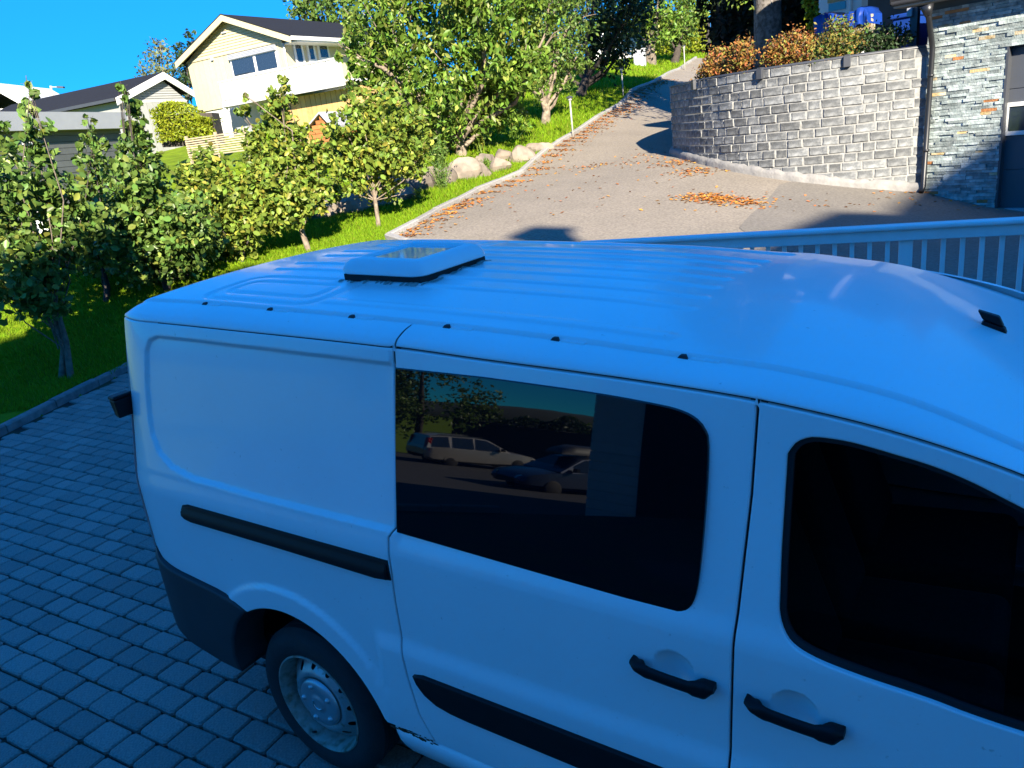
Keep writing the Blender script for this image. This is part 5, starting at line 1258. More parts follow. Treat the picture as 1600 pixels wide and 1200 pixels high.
shrub('orange-brown bush just right of the wall corner bush', 1138, 105, None, .55, .66, L_RUST, .062, 2300, 52)
shrub('rust-coloured bush in front of the spruce trunk', 1218, 95, None, .85, .60, L_RUST, .060, 3400, 53)
shrub('tallest bush, brown and green, below the blue tarpaulin', 1308, 80, None, .85, .66, L_RUSTG, .060, 3600, 54)
shrub('dark green shaded plant between the tall bush and the garage', 1385, 75, None, .85, .45, L_DARK, .07, 1600, 55)
# ------------------------------------------------------------------ boulders
RG = 'boulders edging the upper garden'
def boulder(px, py, rx, ry, d, seed, label):
    g = np.random.default_rng(seed); c = dep(px, py, d); k = d / FPX; a, b, e = rx * k * 1.22, (rx + ry) * .5 * k, ry * k * 1.22
    nu, nv = 18, 12; V = []; pl = g.normal(size=(16, 3)); pl /= np.linalg.norm(pl, axis=1)[:, None]; off = g.uniform(.55, .85, 16)
    ph = g.random(6) * 6.28
    for i in range(nv + 1):
        for j in range(nu):
            t = math.pi * i / nv; f = 2 * math.pi * j / nu; v = np.array([math.sin(t) * math.cos(f), math.sin(t) * math.sin(f), math.cos(t)])
            r = min(1.0, min(o_ / max(1e-3, v @ p_) for p_, o_ in zip(pl, off) if v @ p_ > .05)); r *= 1 + .035 * math.sin(5 * v[0] + ph[0]) * math.sin(6 * v[1] + ph[1]) + .02 * math.sin(11 * v[2] + 9 * v[0] + ph[2])
            q = v * r; V.append(c + RT * q[0] * a * 1.06 + FW * q[1] * b + np.array([0, 0, q[2] * e * 1.08]))
    Fc = [(i * nu + j, (i + 1) * nu + j, (i + 1) * nu + (j + 1) % nu, i * nu + (j + 1) % nu) for i in range(nv) for j in range(nu)]
    o = obj('boulder', V, Fc, M_ROCK, None, True); auto_smooth(o, 14); lab(o, label, 'boulder', RG)
BL = [(432, 352, 26, 20, 16.4, 'boulder partly hidden behind the slim upright fruit tree'), (474, 346, 24, 20, 16.2, 'shaded grey boulder left of the thin pale trunk'), (510, 336, 24, 27, 16.3, 'dark shaded boulder second from the thin trunk'), (549, 326, 26, 27, 16.4, 'mottled boulder just left of the thin fruit tree trunk'), (602, 306, 44, 36, 16.9, 'largest sunlit boulder right of the thin fruit tree trunk'),
      (660, 286, 30, 25, 17.6, 'rounded brown boulder left of the ferny weeds'), (700, 283, 15, 16, 17.8, 'small boulder hidden among the ferny weeds'), (727, 272, 24, 19, 18.2, 'boulder with a flat lit top right of the weeds'), (752, 268, 15, 13, 18.5, 'small low boulder beside the lawn strip'), (757, 252, 19, 11, 19.1, 'flat pale boulder on top of the stone row'), (781, 259, 17, 14, 18.9, 'pale angular boulder in the middle of the stone row'), (785, 244, 14, 9, 19.7, 'small round boulder near the top of the row'), (812, 246, 20, 14, 19.6, 'squat boulder near the upper end of the row'), (840, 235, 20, 10, 20.4, 'last low boulder of the row beside the kerb')]
for i, (px, py, rx, ry, d, l) in enumerate(BL): boulder(px, py, rx, ry, d, 60 + i, l)
# weeds among the boulders
def weed(label, px, py, d, h, n, m, seed, name='weed', leaf=.07):
    g = np.random.default_rng(seed); b0 = dep(px, py, d); t = thing(name, label, 'plant', b0); mb = MB(); P = []
    for k in range(n):
        e = b0 + np.array([*(g.normal(size=2) * .22 * h), h * g.uniform(.6, 1.0)]); m1 = b0 + (e - b0) * .5 + [0, 0, .12 * h]; mb.tube([b0 + np.r_[g.normal(size=2) * .06, -.05], m1, e], [.007, .005, .002], 4, False)
        for q in range(16): tq = .2 + .8 * g.random(); P.append((1 - tq) ** 2 * b0 + 2 * tq * (1 - tq) * m1 + tq * tq * e + g.normal(size=3) * .02)
    leaf_mesh('foliage', np.array(P), leaf, m, t, .3, .2, seed=seed + 1, droop=.2); mb.build('stems', m, t)
weed('tall ferny weeds growing among the boulders', 694, 306, 17.2, 1.0, 22, L_MID, 81)
weed('short leafy weeds on the lawn left of the ferny weeds', 655, 325, 16.4, .4, 12, L_PEARY, 82)
weed('low green weeds growing out of the stone row', 762, 268, 18.5, .32, 12, L_CHERRY, 83)
weed('shrubby undergrowth under the cherry tree', 690, 265, 19.0, .7, 30, L_PEAR, 84, leaf=.11)
weed('pale green undergrowth left of the cherry trunk', 655, 262, 19.4, .75, 30, L_PEARY, 85, leaf=.11)
weed('twiggy sunlit shrub right of the cherry trunk', 752, 236, 20.6, .8, 24, L_PEARY, 86, leaf=.09)
# ------------------------------------------------------------------ lamp posts
for (px, py, d, h, l) in [(895, 209, 22.0, .98, 'nearest grey lamp post on the lawn beside the driveway'), (974, 151, 28.6, .98, 'middle lamp post on the shaded lawn'), (1070, 107, 37.5, 1.0, 'farthest lamp post at the top of the driveway')]:
    p = dep(px, py, d); t = thing('lamp_post', l, 'lamp post', p, 'lamp posts along the driveway')
    MB().tube([p - [0, 0, .2], p + [0, 0, h - .12]], .024, 8).build('post', M_LAMP, t, True)
    MB().lathe([(.0, h - .13), (.05, h - .12), (.055, h - .06)], p, 'z', 12).build('lamp_glass', M_WHITE, t, True)
    MB().lathe([(.105, h - .055), (.10, h - .045), (.05, h - .01), (.0, h)], p, 'z', 12).build('lamp_cap', M_CHARCOAL, t, True)
# ------------------------------------------------------------------ grass blades on the lawn
g = np.random.default_rng(91)
def scatter(n, d0, d1, a0, a1, power=2.0):
    d = (d0 ** (1 - power + 1) + g.random(n) * (d1 ** (2 - power) - d0 ** (2 - power))) ** (1 / (2 - power)) if power != 2 else d0 * (d1 / d0) ** g.random(n)
    a = g.uniform(math.tan(math.radians(a0)), math.tan(math.radians(a1)), n); return CAM[:2] + FW[:2] * d[:, None] + RT[:2] * (a * d)[:, None]
GP = np.vstack([scatter(150000, 8.5, 18, -38, 2), scatter(90000, 13, 48, -16, 17)])
ok = ~inside(PV, GP[:, 0], GP[:, 1]) & ~inside(outer, GP[:, 0], GP[:, 1]) & ~inside(tp, GP[:, 0], GP[:, 1])
_k = (GP - PK0) @ np.array([PKD[1], -PKD[0]]); ok &= ~((_k > -.12) & (GP[:, 1] < 3.4))
dl = np.min(np.linalg.norm(GP[ok][:, None, :] - left[None, ::2, :], axis=2), axis=1) if ok.sum() < 1 else None
GP = GP[ok]; gz_ = terr(GP[:, 0], GP[:, 1]); dd = (GP - CAM[:2]) @ FW[:2]
n = len(GP); hgt = (.045 + .03 * g.random(n)) * np.clip(dd / 12, .9, 1.9); wdt = .006 * np.clip(dd / 9, 1, 4.5); an = g.random(n) * 6.283; tl_ = g.normal(size=(n, 2)) * .45 * hgt[:, None]
cx = np.c_[np.cos(an), np.sin(an)] * wdt[:, None]
V = np.empty((n, 3, 3)); V[:, 0, :2] = GP - cx; V[:, 1, :2] = GP + cx; V[:, 2, :2] = GP + tl_; V[:, 0, 2] = V[:, 1, 2] = gz_ - .01; V[:, 2, 2] = gz_ + hgt
gr = triarr('grass', V.reshape(-1, 3), np.arange(3 * n).reshape(-1, 3), L_GRASS); lab(gr, 'short green lawn grass', 'grass', kind='stuff')
# fallen leaves on the asphalt
LP = []
kk = kl; tl2 = np.gradient(kk, axis=0); tl2 /= np.linalg.norm(tl2, axis=1)[:, None]; kn = np.c_[tl2[:, 1], -tl2[:, 0]]
if kn[5] @ RT[:2] < 0: kn = -kn
for k in range(2600):
    i = int(g.integers(2, len(kk) - 8)); o = abs(g.normal()) * .30 + .06; LP.append(kk[i] + kn[i] * o + g.normal(size=2) * .1)
def patch(px, py, n, sx, sy):
    c = tray(px, py)[:2]
    for k in range(n): LP.append(c + RT[:2] * g.normal() * sx + FW[:2] * g.normal() * sy)
for a in [(1095, 312, 150, .22, .16), (1120, 314, 120, .18, .10), (1150, 318, 130, .25, .14), (1175, 322, 60, .2, .2), (1060, 258, 120, .25, .3), (1085, 272, 120, .35, .2), (930, 262, 60, .3, .2), (1300, 318, 60, 1.2, .3), (880, 300, 90, 2.0, 1.2), (1470, 306, 60, .4, .1), (1010, 250, 80, .5, .6)]: patch(*a)
LP = np.array(LP); ok = inside(outer, LP[:, 0], LP[:, 1]); LP = LP[ok]
P = np.c_[LP, terr(LP[:, 0], LP[:, 1]) + .052]
lt = leaf_mesh('fallen_leaves', P, .075, M_LITTER, None, .6, 3.0, seed=95, droop=0); lab(lt, 'scattered orange fallen leaves on the driveway', 'leaves', kind='stuff')
# ------------------------------------------------------------------ cream house on the hill
def corners(pl, zref): return [hz(px, py, zref) for px, py in pl]
O = dep(292, 98, 46.0); R_ = hz(440, 63, O[2]); YF = Frame(O, R_ - O); UW = float((R_ - O) @ YF.u); base_w = -6.4
yh = thing('cream_house', 'cream timber house with dark gable roof and long white balcony', 'house', YF.pt(UW / 2, 3, base_w))
MB().fbox(YF, 0, UW, .05, 10, YF.uw(330, 172)[1], 0).build('wall', M_CREAM, yh)
MB().fbox(YF, .05, UW - .05, .10, 10, base_w - 1, YF.uw(330, 172)[1]).build('foundation', M_WHITE, yh)
pk = YF.uw(345, 22, -.45); le = YF.uw(273, 97, -.45); re = YF.uw(452, 55, -.45)
gp_ = YF.uw(347, 30, 0); sl_l = (gp_[1] - 0) / (gp_[0] - 0); sl_r = (gp_[1]) / (UW - gp_[0])
# gable siding, one board at a time
nb = 12; hb = gp_[1] / nb
for k in range(nb):
    w0 = k * hb; w1 = w0 + hb - .012; a0, b0 = w0 / sl_l, UW - w0 / sl_r; a1, b1 = w1 / sl_l, UW - w1 / sl_r
    p = YF.pt; o = MB().box8([p(a0, -.02 - .02, w0), p(b0, -.04, w0), p(b0, .1, w0), p(a0, .1, w0), p(a1, -.005, w1), p(b1, -.005, w1), p(b1, .1, w1), p(a1, .1, w1)]).build('board', M_CREAM, yh)
x = 0.0
wlow = YF.uw(330, 172)[1]
while x < UW - .05:
    x1 = min(x + .42, UW); o = MB().fbox(YF, x + .012, x1 - .012, .0, .05, wlow, -.02).build('board', M_CREAM, yh); x = x1
MB().fbox(YF, -.02, UW + .02, -.045, .02, -.06, .0).build('trim', M_CREAM, yh)
# roof: two slabs and barge boards
def slab(F_, a, b, v0, v1, th, nm, m, par):
    (ua, wa), (ub, wb_) = a, b; p = F_.pt
    return MB().box8([p(ua, v0, wa - th), p(ub, v0, wb_ - th), p(ub, v1, wb_ - th), p(ua, v1, wa - th), p(ua, v0, wa), p(ub, v0, wb_), p(ub, v1, wb_), p(ua, v1, wa)]).build(nm, m, par)
ext = lambda q, s: (q[0] + s, q[1])
rf = slab(YF, le, pk, -.40, 10.5, .12, 'roof', M_ROOF, yh); slab(YF, pk, re, -.40, 10.5, .12, 'roof', M_ROOF, yh)
slab(YF, (le[0], le[1] - .03), (pk[0], pk[1] - .03), -.47, -.405, .30, 'barge_board', M_WHITE if False else M_CREAM, yh); slab(YF, (pk[0], pk[1] - .03), (re[0], re[1] - .03), -.47, -.405, .30, 'barge_board', M_CREAM, yh)
slab(YF, (le[0] - .03, le[1] + .01), (pk[0], pk[1] + .02), -.48, -.46 + .04, .05, 'roof_edge', M_ROOF, yh); slab(YF, (pk[0], pk[1] + .02), (re[0] + .03, re[1] + .01), -.48, -.42, .05, 'roof_edge', M_ROOF, yh)
MB().fbox(YF, re[0] - .05, re[0] + .10, -.40, 10.4, re[1] - .20, re[1] - .03).build('gutter', M_WHITE, yh)
MB().fbox(YF, UW, re[0], .0, 10.3, re[1] - .26, re[1] - .20).build('soffit', M_WHITE, yh)
# big front window with shutter
a = YF.uw(361, 87); b_ = YF.uw(434, 106); tp0 = YF.uw(361, 87)[1]; lo = YF.uw(370, 119)[1]; u0 = YF.uw(364, 100)[0]; u1 = YF.uw(432, 88)[0]
wf = MB().fbox(YF, u0 - .10, u1 + .10, -.06, .0, lo - .10, tp0 + .02).build('window_frame', M_WHITE, yh); um = (u0 + u1) / 2 + .1
hsh = (tp0 - lo) * .26
for q0, q1 in ((u0, um - .10), (um + .10, u1)): MB().fbox(YF, q0, q1, -.075, -.055, lo, tp0 - hsh).build('window_pane', M_WINDOW, yh)
MB().fbox(YF, u0 - .14, u1 + .14, -.16, -.06, tp0 - hsh + .04, tp0 + .03).build('roller_shutter', M_SHUTTER, yh)
for k in range(4): z = tp0 - hsh + .06 + k * hsh / 4.2; MB().fbox(YF, u0 - .13, u1 + .13, -.175, -.161, z, z + hsh / 5.5).build('shutter_slat', M_SHUTTER, yh)
q = YF.uw(332, 91); MB().fbox(YF, q[0] - .08, q[0] + .08, -.10, -.005, q[1] - .12, q[1] + .12).build('wall_light', M_SHUTTER, yh)
q = YF.uw(351, 51); MB().fbox(YF, q[0] - .16, q[0] + .16, -.10, -.03, q[1] - .04, q[1] + .04).build('gable_vent', M_SHUTTER, yh)
# balcony
vb = -1.4; q0 = YF.uw(341, 127, vb); q1 = YF.uw(350, 158, vb); qr = YF.uw(533, 95, vb); wt_ = q0[1]; wbm = q1[1]; ul = q0[0]; ur = qr[0]
bal = MB().fbox(YF, ul, ur, vb + .02, 2.0, wbm - .12, wbm).build('balcony_floor', M_WHITE, yh)
npan = 9
for k in range(npan):
    a0 = ul + (ur - ul) * k / npan; a1 = ul + (ur - ul) * (k + 1) / npan
    MB().fbox(YF, a0 + .03, a1 - .03, vb - .02, vb + .02, wbm + .03, wt_ - .10).build('balcony_panel', M_BALC, bal)
MB().fbox(YF, ul - .02, ur + .02, vb - .05, vb + .05, wt_ - .09, wt_ - .02).build('balcony_rail', M_BALC, bal)
MB().fbox(YF, ul - .02, ul + .03, vb + .05, 0, wbm, wt_ - .1).build('balcony_side', M_WOODWHITE, bal)
MB().fbox(YF, ul - .02, ur + .02, vb - .03, vb + .018, wbm - .30, wbm - .0).build('balcony_fascia', M_BALC, bal)
for px in (352, 432): u_ = YF.uw(px, 170, vb + .1)[0]; MB().fbox(YF, u_ - .09, u_ + .09, vb + .04, vb + .2, base_w, wbm - .13).build('balcony_post', M_WHITE, bal)
# below the balcony: grey door, pine wall
u0 = YF.uw(357, 170, 0)[0]; u1 = YF.uw(425, 160, 0)[0]; w1 = YF.uw(380, 163, 0)[1]
MB().fbox(YF, u0, u1, -.02, .09, base_w, wbm - .35).build('garage_door', M_SHUTTER, yh)
u0 = YF.uw(427, 150, -.6)[0]; u1 = YF.uw(535, 130, -.6)[0]; x = u0; wl2 = YF.uw(430, 195, -.6)[1]
MB().fbox(YF, u0, u1 + 3, -.5, .0, base_w - 1, wbm - .35).build('lower_wall', M_PINE, yh)
while x < u1 + 1: MB().fbox(YF, x + .012, x + .33, -.56, -.50, wl2 - 1.5, wbm - .34).build('pine_board', M_PINE, yh); x += .345
# glazed side beyond the gable
SFm = Frame(R_, YF.v)
for (pa, pb_) in (((459, 66), (473, 97)), ((480, 68), (491, 93)), ((497, 69), (512, 90))):
    a = SFm.uw(*pa); b_ = SFm.uw(*pb_); lo_, hi_ = sorted((a[0], b_[0])); zlo, zhi = sorted((a[1], b_[1]))
    f_ = MB(); P0 = lambda u, o_, w_: R_ + YF.v * u + YF.u * o_ + np.array([0, 0, w_])
    def sb(nm, u0, u1, o0, o1, w0, w1, m_):
        return MB().box8([P0(u0, o0, w0), P0(u1, o0, w0), P0(u1, o1, w0), P0(u0, o1, w0), P0(u0, o0, w1), P0(u1, o0, w1), P0(u1, o1, w1), P0(u0, o1, w1)]).build(nm, m_, yh)
    sb('window_frame', lo_ - .14, hi_ + .14, .0, .06, zlo - .14, zhi + .14, M_WHITE); sb('window_pane', lo_, hi_, .055, .075, zlo, zhi, M_WINDOW)
MB().tube([YF.pt(UW + .12, -.02, -.15), YF.pt(UW + .10, -.05, -.6), YF.pt(UW + .08, -.05, wt_)], .05, 8).build('downpipe', M_WHITE, yh, True)
# ------------------------------------------------------------------ grey house
ug = RT * .5 + FW * .87; O = dep(180, 152, 40.0); HF = Frame(O, ug)
# ridge runs back-left
HV = HF.v if HF.v @ RT < 0 else -HF.v
class F2(Frame):
    def __init__(s, O, u, v): s.O = np.array(O, float); s.u = u / np.linalg.norm(u); s.v = v / np.linalg.norm(v)
    def uw(s, px, py, v=0.0):
        n = np.cross(s.u, (0, 0, 1.0)); r = ray(px, py); o = s.O + s.v * v; t = ((o - CAM) @ n) / (r @ n); P = CAM + r * t - o; return P @ s.u, P[2]
HF = F2(O, ug, HV)
pk = HF.uw(254, 112); re = HF.uw(301, 141); ru = re[0]
gh = thing('grey_house', 'grey timber house with dark roof and white barge boards', 'house', HF.pt(ru / 2, 2, -5))
ins = .35
MB().fbox(HF, ins, ru - ins, .3, 13, -6, -.15).build('wall', M_GREYSIDE, gh)
w_base = HF.uw(262, 156)[1]
p = HF.pt; nb = 9; hgt_ = pk[1] - .30
for k in range(nb):
    w0 = w_base + (hgt_ - w_base) * k / nb; w1 = w_base + (hgt_ - w_base) * (k + 1) / nb - .012
    def lim(w): f = np.clip((w + .15) / (pk[1] - .15), 0, 1); return ins + (pk[0] - ins) * f, (ru - ins) - (ru - ins - pk[0]) * f
    (a0, b0), (a1, b1) = lim(w0), lim(w1)
    MB().box8([p(a0, .26, w0), p(b0, .26, w0), p(b0, .4, w0), p(a0, .4, w0), p(a1, .29, w1), p(b1, .29, w1), p(b1, .4, w1), p(a1, .4, w1)]).build('board', M_GREYSIDE, gh)
x = ins
while x < ru - ins - .1: MB().fbox(HF, x + .01, min(x + .36, ru - ins), .22, .3, -5.5, w_base - .06).build('board', M_GREYSIDE, gh); x += .37
MB().fbox(HF, ins, ru - ins, .20, .3, w_base - .07, w_base - .01).build('trim', M_WHITE, gh)
slab(HF, (0, 0), pk, .0, 13.5, .12, 'roof', M_ROOF, gh); slab(HF, pk, (ru, re[1]), .0, 13.5, .12, 'roof', M_ROOF, gh)
slab(HF, (0, -.02), (pk[0], pk[1] - .02), -.06, -.005, .34, 'barge_board', M_WHITE, gh); slab(HF, (pk[0], pk[1] - .02), (ru, re[1] - .02), -.06, -.005, .34, 'barge_board', M_WHITE, gh)
MB().fbox(HF, -.10, .02, .05, 13.4, -.16, -.02).build('gutter', M_CHARCOAL, gh)
for a_ in (2.2, 5.2, 8.2):
    MB().fbox(HF, ins - .03, ins + .03, a_, a_ + 1.3, -1.6, -.5).build('window_frame', M_WHITE, gh); MB().fbox(HF, ins - .045, ins - .025, a_ + .1, a_ + 1.2, -1.5, -.6).build('window_pane', M_WINDOW, gh)
# ------------------------------------------------------------------ grey flat-roofed shed at the left
O = dep(4, 175, 22.0); R_ = hz(192, 176, O[2]); SH = Frame(O, R_ - O); UL = float((R_ - O) @ SH.u); fb = SH.uw(100, 203)[1]
sh = thing('flat_roof_shed', 'dark grey boarded outbuilding with pale flat roof edge behind the left trees', 'shed', SH.pt(UL / 2, 1, -3))
MB().fbox(SH, -4.0, UL, -.1, 5, fb, 0).build('roof_fascia', M_GREYFASCIA, sh)
zb_ = tz(*SH.pt(UL / 2, 0, 0)[:2]) - O[2] - .4
MB().fbox(SH, -3.9, UL - .15, .22, 4.8, zb_, fb).build('wall', M_DARKSIDE, sh)
w_ = zb_ + .05
while w_ < fb - .03: MB().fbox(SH, -3.9, UL - .12, .17, .215, w_ + .006, min(w_ + .17, fb - .005)).build('board', M_DARKSIDE, sh); w_ += .176
a = SH.uw(35, 224, .15); b_ = SH.uw(52, 245, .15)
MB().fbox(SH, a[0] - .06, b_[0] + .06, .10, .168, b_[1] - .06, a[1] + .06).build('window_frame', M_WHITE, sh); MB().fbox(SH, a[0], b_[0], .085, .105, b_[1], a[1]).build('window_pane', M_WINDOW, sh)
# white slatted box low behind the trees
O = dep(62, 366, 18.2); WBF = Frame(O, RT); wb2 = thing('garden_box', 'white slatted garden box low behind the left fruit tree', 'box', O)
for k in range(4): MB().fbox(WBF, 0, .75, 0, .04, .02 + k * .13, .135 + k * .13).build('slat', M_WOODWHITE, wb2)
MB().fbox(WBF, .01, .74, .045, .5, .0, .53).build('body', M_WOODWHITE, wb2)
# far white house at the left edge
O = dep(-60, 172, 60); FH = Frame(O, RT); fhh = thing('far_white_house', 'white house gable just visible at the far left edge', 'house', O - [0, 0, 5])
e0 = FH.uw(40, 162); k0 = FH.uw(-20, 128)
MB().fbox(FH, -6, e0[0] - .4, .3, 8, -7, -.2).build('wall', M_WHITE, fhh)
slab(FH, (k0[0] - 8, e0[1]), k0, 0, 8.4, .3, 'roof', M_ROOF, fhh); slab(FH, k0, e0, 0, 8.4, .3, 'roof', M_WHITE, fhh)
# street lamp
O = dep(82, 190, 58); t = thing('street_lamp', 'slim street lamp against the sky above the shed roof', 'street lamp', O - [0, 0, 4])
MB().tube([O - [0, 0, 4], dep(79, 134, 58)], .08, 6).build('pole', M_LAMP, t); MB().tube([dep(79, 136, 58), dep(90, 136, 58)], .035, 5).build('arm', M_LAMP, t); MB().bar(dep(90, 136, 58), dep(100, 136.5, 58), .25, .12).build('lamp_head', M_CHARCOAL, t)
# ------------------------------------------------------------------ playhouse and slatted fence
O = dep(474, 268, 23.5); PF = Frame(O, RT * .9 - FW * .4); ph_ = thing('playhouse', 'small brown wooden playhouse with grey roof behind the fruit trees', 'playhouse', O)
pk = PF.uw(502, 177); l0 = PF.uw(471, 211); r0 = PF.uw(521, 196); wq = min(l0[1], r0[1]) - .03; uu0, uu1 = l0[0] + .14, r0[0] - .10
w_ = .25
MB().fbox(PF, uu0, uu1, .03, 1.4, .2, wq).build('body', M_BROWNW, ph_)
while w_ < pk[1] - .15:
    f = np.clip((w_ + .10 - wq) / (pk[1] - wq), 0, 1); a0 = uu0 + (pk[0] - uu0) * f; a1 = uu1 - (uu1 - pk[0]) * f
    MB().fbox(PF, a0, a1, -.01, .03, w_ + .006, w_ + .115).build('board', M_BROWNW, ph_); w_ += .12
slab(PF, l0, (pk[0], pk[1] + .04), -.12, 1.6, .05, 'roof', M_SHUTTER, ph_); slab(PF, (pk[0], pk[1] + .04), (r0[0], r0[1]), -.12, 1.6, .05, 'roof', M_SHUTTER, ph_)
for u_ in (uu0 + .05, uu1 - .05): MB().fbox(PF, u_ - .05, u_ + .05, .0, .1, -.3, .25).build('leg', M_WOODWHITE, ph_)
MB().fbox(PF, uu0 - .02, uu0 + .12, -.03, -.012, .3, wq).build('corner_board', M_PINE, ph_)
A0 = dep(297, 252, 27); A1 = hz(392, 242, A0[2]) if False else dep(392, 244, 26); SFc = Frame(A0, A1 - A0); Lf = float(np.linalg.norm((A1 - A0)[:2])); hf = SFc.uw(300, 214)[1]
sf = thing('slatted_fence', 'weathered slatted wooden fence panel below the cream house', 'fence', A0)
for k in range(9): z = .1 + (hf - .1) * k / 9; MB().fbox(SFc, 0, Lf, -.02, .0, z, z + (hf - .1) / 9 * .58).build('slat', M_GREYWOOD, sf)
for u_ in (.03, Lf / 2, Lf - .05): MB().fbox(SFc, u_ - .04, u_ + .04, .005, .08, -.3, hf + .05).build('post', M_GREYWOOD, sf)
# ------------------------------------------------------------------ covered trailer, utility box, far house up the drive
O = dep(930, 108, 40.0); TF = Frame(O, RT); tr_ = thing('covered_trailer', 'white covered trailer with orange lamps on the upper lawn', 'trailer', O)
A = []
for s in np.linspace(0, 1, 14):
    u = -.1 + 2.7 * s; top = .35 + .85 * math.sin(math.pi * min(1, .12 + .80 * s)) ** .7; A.append([TF.pt(u, -.75 + (.0 if j in (0, 8) else .0) + .75 * (1 - math.cos(math.pi * j / 8)), .38 + top * math.sin(math.pi * j / 8) ** .6) for j in range(9)])
MB().grid(A).poly([tuple(q) for q in A[0]]).poly([tuple(q) for q in A[-1]]).build('cover', M_WHITE, tr_, True)
MB().fbox(TF, -.15, 2.6, -.78, -.70, .28, .42).build('light_bar', M_WHITE, tr_)
for u_ in (.05, 1.9): MB().fbox(TF, u_, u_ + .26, -.83, -.785, .27, .43).build('tail_lamp', M_TAIL if u_ > 1 else mat('lamp_orange', (.6, .16, .02), .3, var=.1), tr_)
for v_ in (-.75, .6): MB().lathe([(.0, .0), (.30, .0), (.33, .04), (.33, .16), (.30, .2), (.0, .2)], TF.pt(2.2, v_, .32), 'y', 20).build('wheel', M_RUBBER, tr_, True)
MB().fbox(TF, .0, 2.5, -.6, .6, .22, .30).build('chassis', M_CHARCOAL, tr_)
O = dep(991, 109, 37.2); UF = Frame(O, RT * .95 - FW * .3); ubx = thing('utility_box', 'grey utility cabinet standing on the lawn beside the forked tree', 'cabinet', O)
o = MB().fbox(UF, 0, .52, 0, .4, 0, .80).build('body', M_GREYFASCIA, ubx); bevel(o, .01); MB().fbox(UF, -.03, .55, -.03, .43, .803, .85).build('lid', M_GREYFASCIA, ubx); MB().fbox(UF, .04, .48, -.012, -.002, .06, .75).build('door', M_SHUTTER, ubx)
O = dep(955, 75, 75); WH = Frame(O, RT); wh_ = thing('hill_house', 'white house glimpsed between the trees up the hill', 'house', O - [0, 0, 2])
MB().fbox(WH, -1, 6, 0, 6, -2, 1.6).build('wall', M_WHITE, wh_); slab(WH, (-1.5, 1.6), (2.5, 3.4), -.4, 6.4, .2, 'roof', M_ROOF, wh_); slab(WH, (2.5, 3.4), (6.5, 1.6), -.4, 6.4, .2, 'roof', M_ROOF, wh_)
for u_ in (.0, 2.6): MB().fbox(WH, u_, u_ + 1.1, -.06, -.01, .1, 1.2).build('window_pane', M_WINDOW, wh_)
MB().box8([WH.pt(-12, 8, -4), WH.pt(20, 8, -4), WH.pt(20, 12, -4), WH.pt(-12, 12, -4), WH.pt(-12, 8, -3.8), WH.pt(20, 8, -3.8), WH.pt(20, 12, -3.8), WH.pt(-12, 12, -3.8)])
# ------------------------------------------------------------------ the house behind the camera (shades the van, mirrored in its window)
FY, HE = -9.0, 11.5
hm = thing('home_house', 'tall white house behind the viewer, mirrored dark in the van window', 'house', (8, -13, 0))
TX = 4.5                                                   # tall block starts here, low wing to its left
MB().box(TX, 26, -18, FY, -.4, HE).build('wall', M_WOODWHITE, hm)
MB().box(-5.6, TX, -16, FY, -1.0, 3.9).build('wing_wall', M_WOODWHITE, hm)
z = -.4
while z < HE - .1: MB().box(-5.62 if z < 3.6 else TX - .02, 26, FY + .001, FY + .022, z, z + .185).build('board', M_WOODWHITE, hm); z += .2
MB().box(-5.9, TX, -16.4, FY + .5, 3.91, 4.1).build('wing_roof', M_ROOF, hm)
MB().box8([(TX, FY + .55, HE), (26.4, FY + .55, HE), (26.4, -18.4, HE + .35), (TX, -18.4, HE + .35), (TX, FY + .55, HE + .15), (26.4, FY + .55, HE + .15), (26.4, -18.4, HE + .5), (TX, -18.4, HE + .5)]).build('roof', M_ROOF, hm)
# side roof and wall added, sloped so their shadow edges the lawn
MB().box8([(-.85, FY + .55, 8.4), (TX, FY + .55, HE), (TX, -17, HE), (-.85, -17, 8.4), (-.85, FY + .55, 8.55), (TX, FY + .55, HE + .15), (TX, -17, HE + .15), (-.85, -17, 8.55)]).build('side_roof', M_ROOF, hm)
MB().box(-.3, TX, -16.5, FY - .1, 3.9, 8.7).build('side_roof_wall', M_WOODWHITE, hm)
MB().box(-4.75, .9, FY + .024, FY + .05, -.4, 3.2).build('garage_dark_panel', M_DARK, hm)  # flat black panel paints the dark of an opening onto the wall
for x0 in (5.5, 9.0, 12.5, 17):
    for z0 in (1.0, 4.4, 7.8):
        MB().box(x0 - .1, x0 + 1.5, FY + .02, FY + .06, z0, z0 + 1.5).build('window_frame', M_WHITE, hm); MB().box(x0, x0 + 1.4, FY + .055, FY + .075, z0 + .1, z0 + 1.4).build('window_pane', M_WINDOW, hm)
MB().box(-3.5, -3.0, FY + .051, FY + .07, .55, .75).build('wall_vent', M_SHUTTER, hm)
# cross gable and chimney that reach the driveway with their shadow
SIL = [(15.7, 14.0), (17.1, 14.85), (19.2, 15.15), (24.0, 19.2), (30.0, 15.0)]
MB().poly([(15.9, FY, HE), (29.8, FY, HE)] + [(x, FY, z - .1) for x, z in SIL[::-1]]).build('gable_wall', M_WOODWHITE, hm)
MB().box(15.9, 16.1, -14, FY - .01, HE, 13.9).build('gable_side', M_WOODWHITE, hm)
for (xa, za), (xb, zb2) in zip(SIL[:-1], SIL[1:]):
    MB().box8([(xa, FY + .5, za - .15), (xb, FY + .5, zb2 - .15), (xb, -14, zb2 - .15), (xa, -14, za - .15), (xa, FY + .5, za), (xb, FY + .5, zb2), (xb, -14, zb2), (xa, -14, za)]).build('gable_roof', M_ROOF, hm)
MB().box(11.15, 11.75, -9.3, -8.75, HE, 13.55).build('chimney', M_FOOT, hm); MB().box(11.05, 11.85, -9.4, -8.65, 13.56, 13.68).build('chimney_cap', M_CHARCOAL, hm)
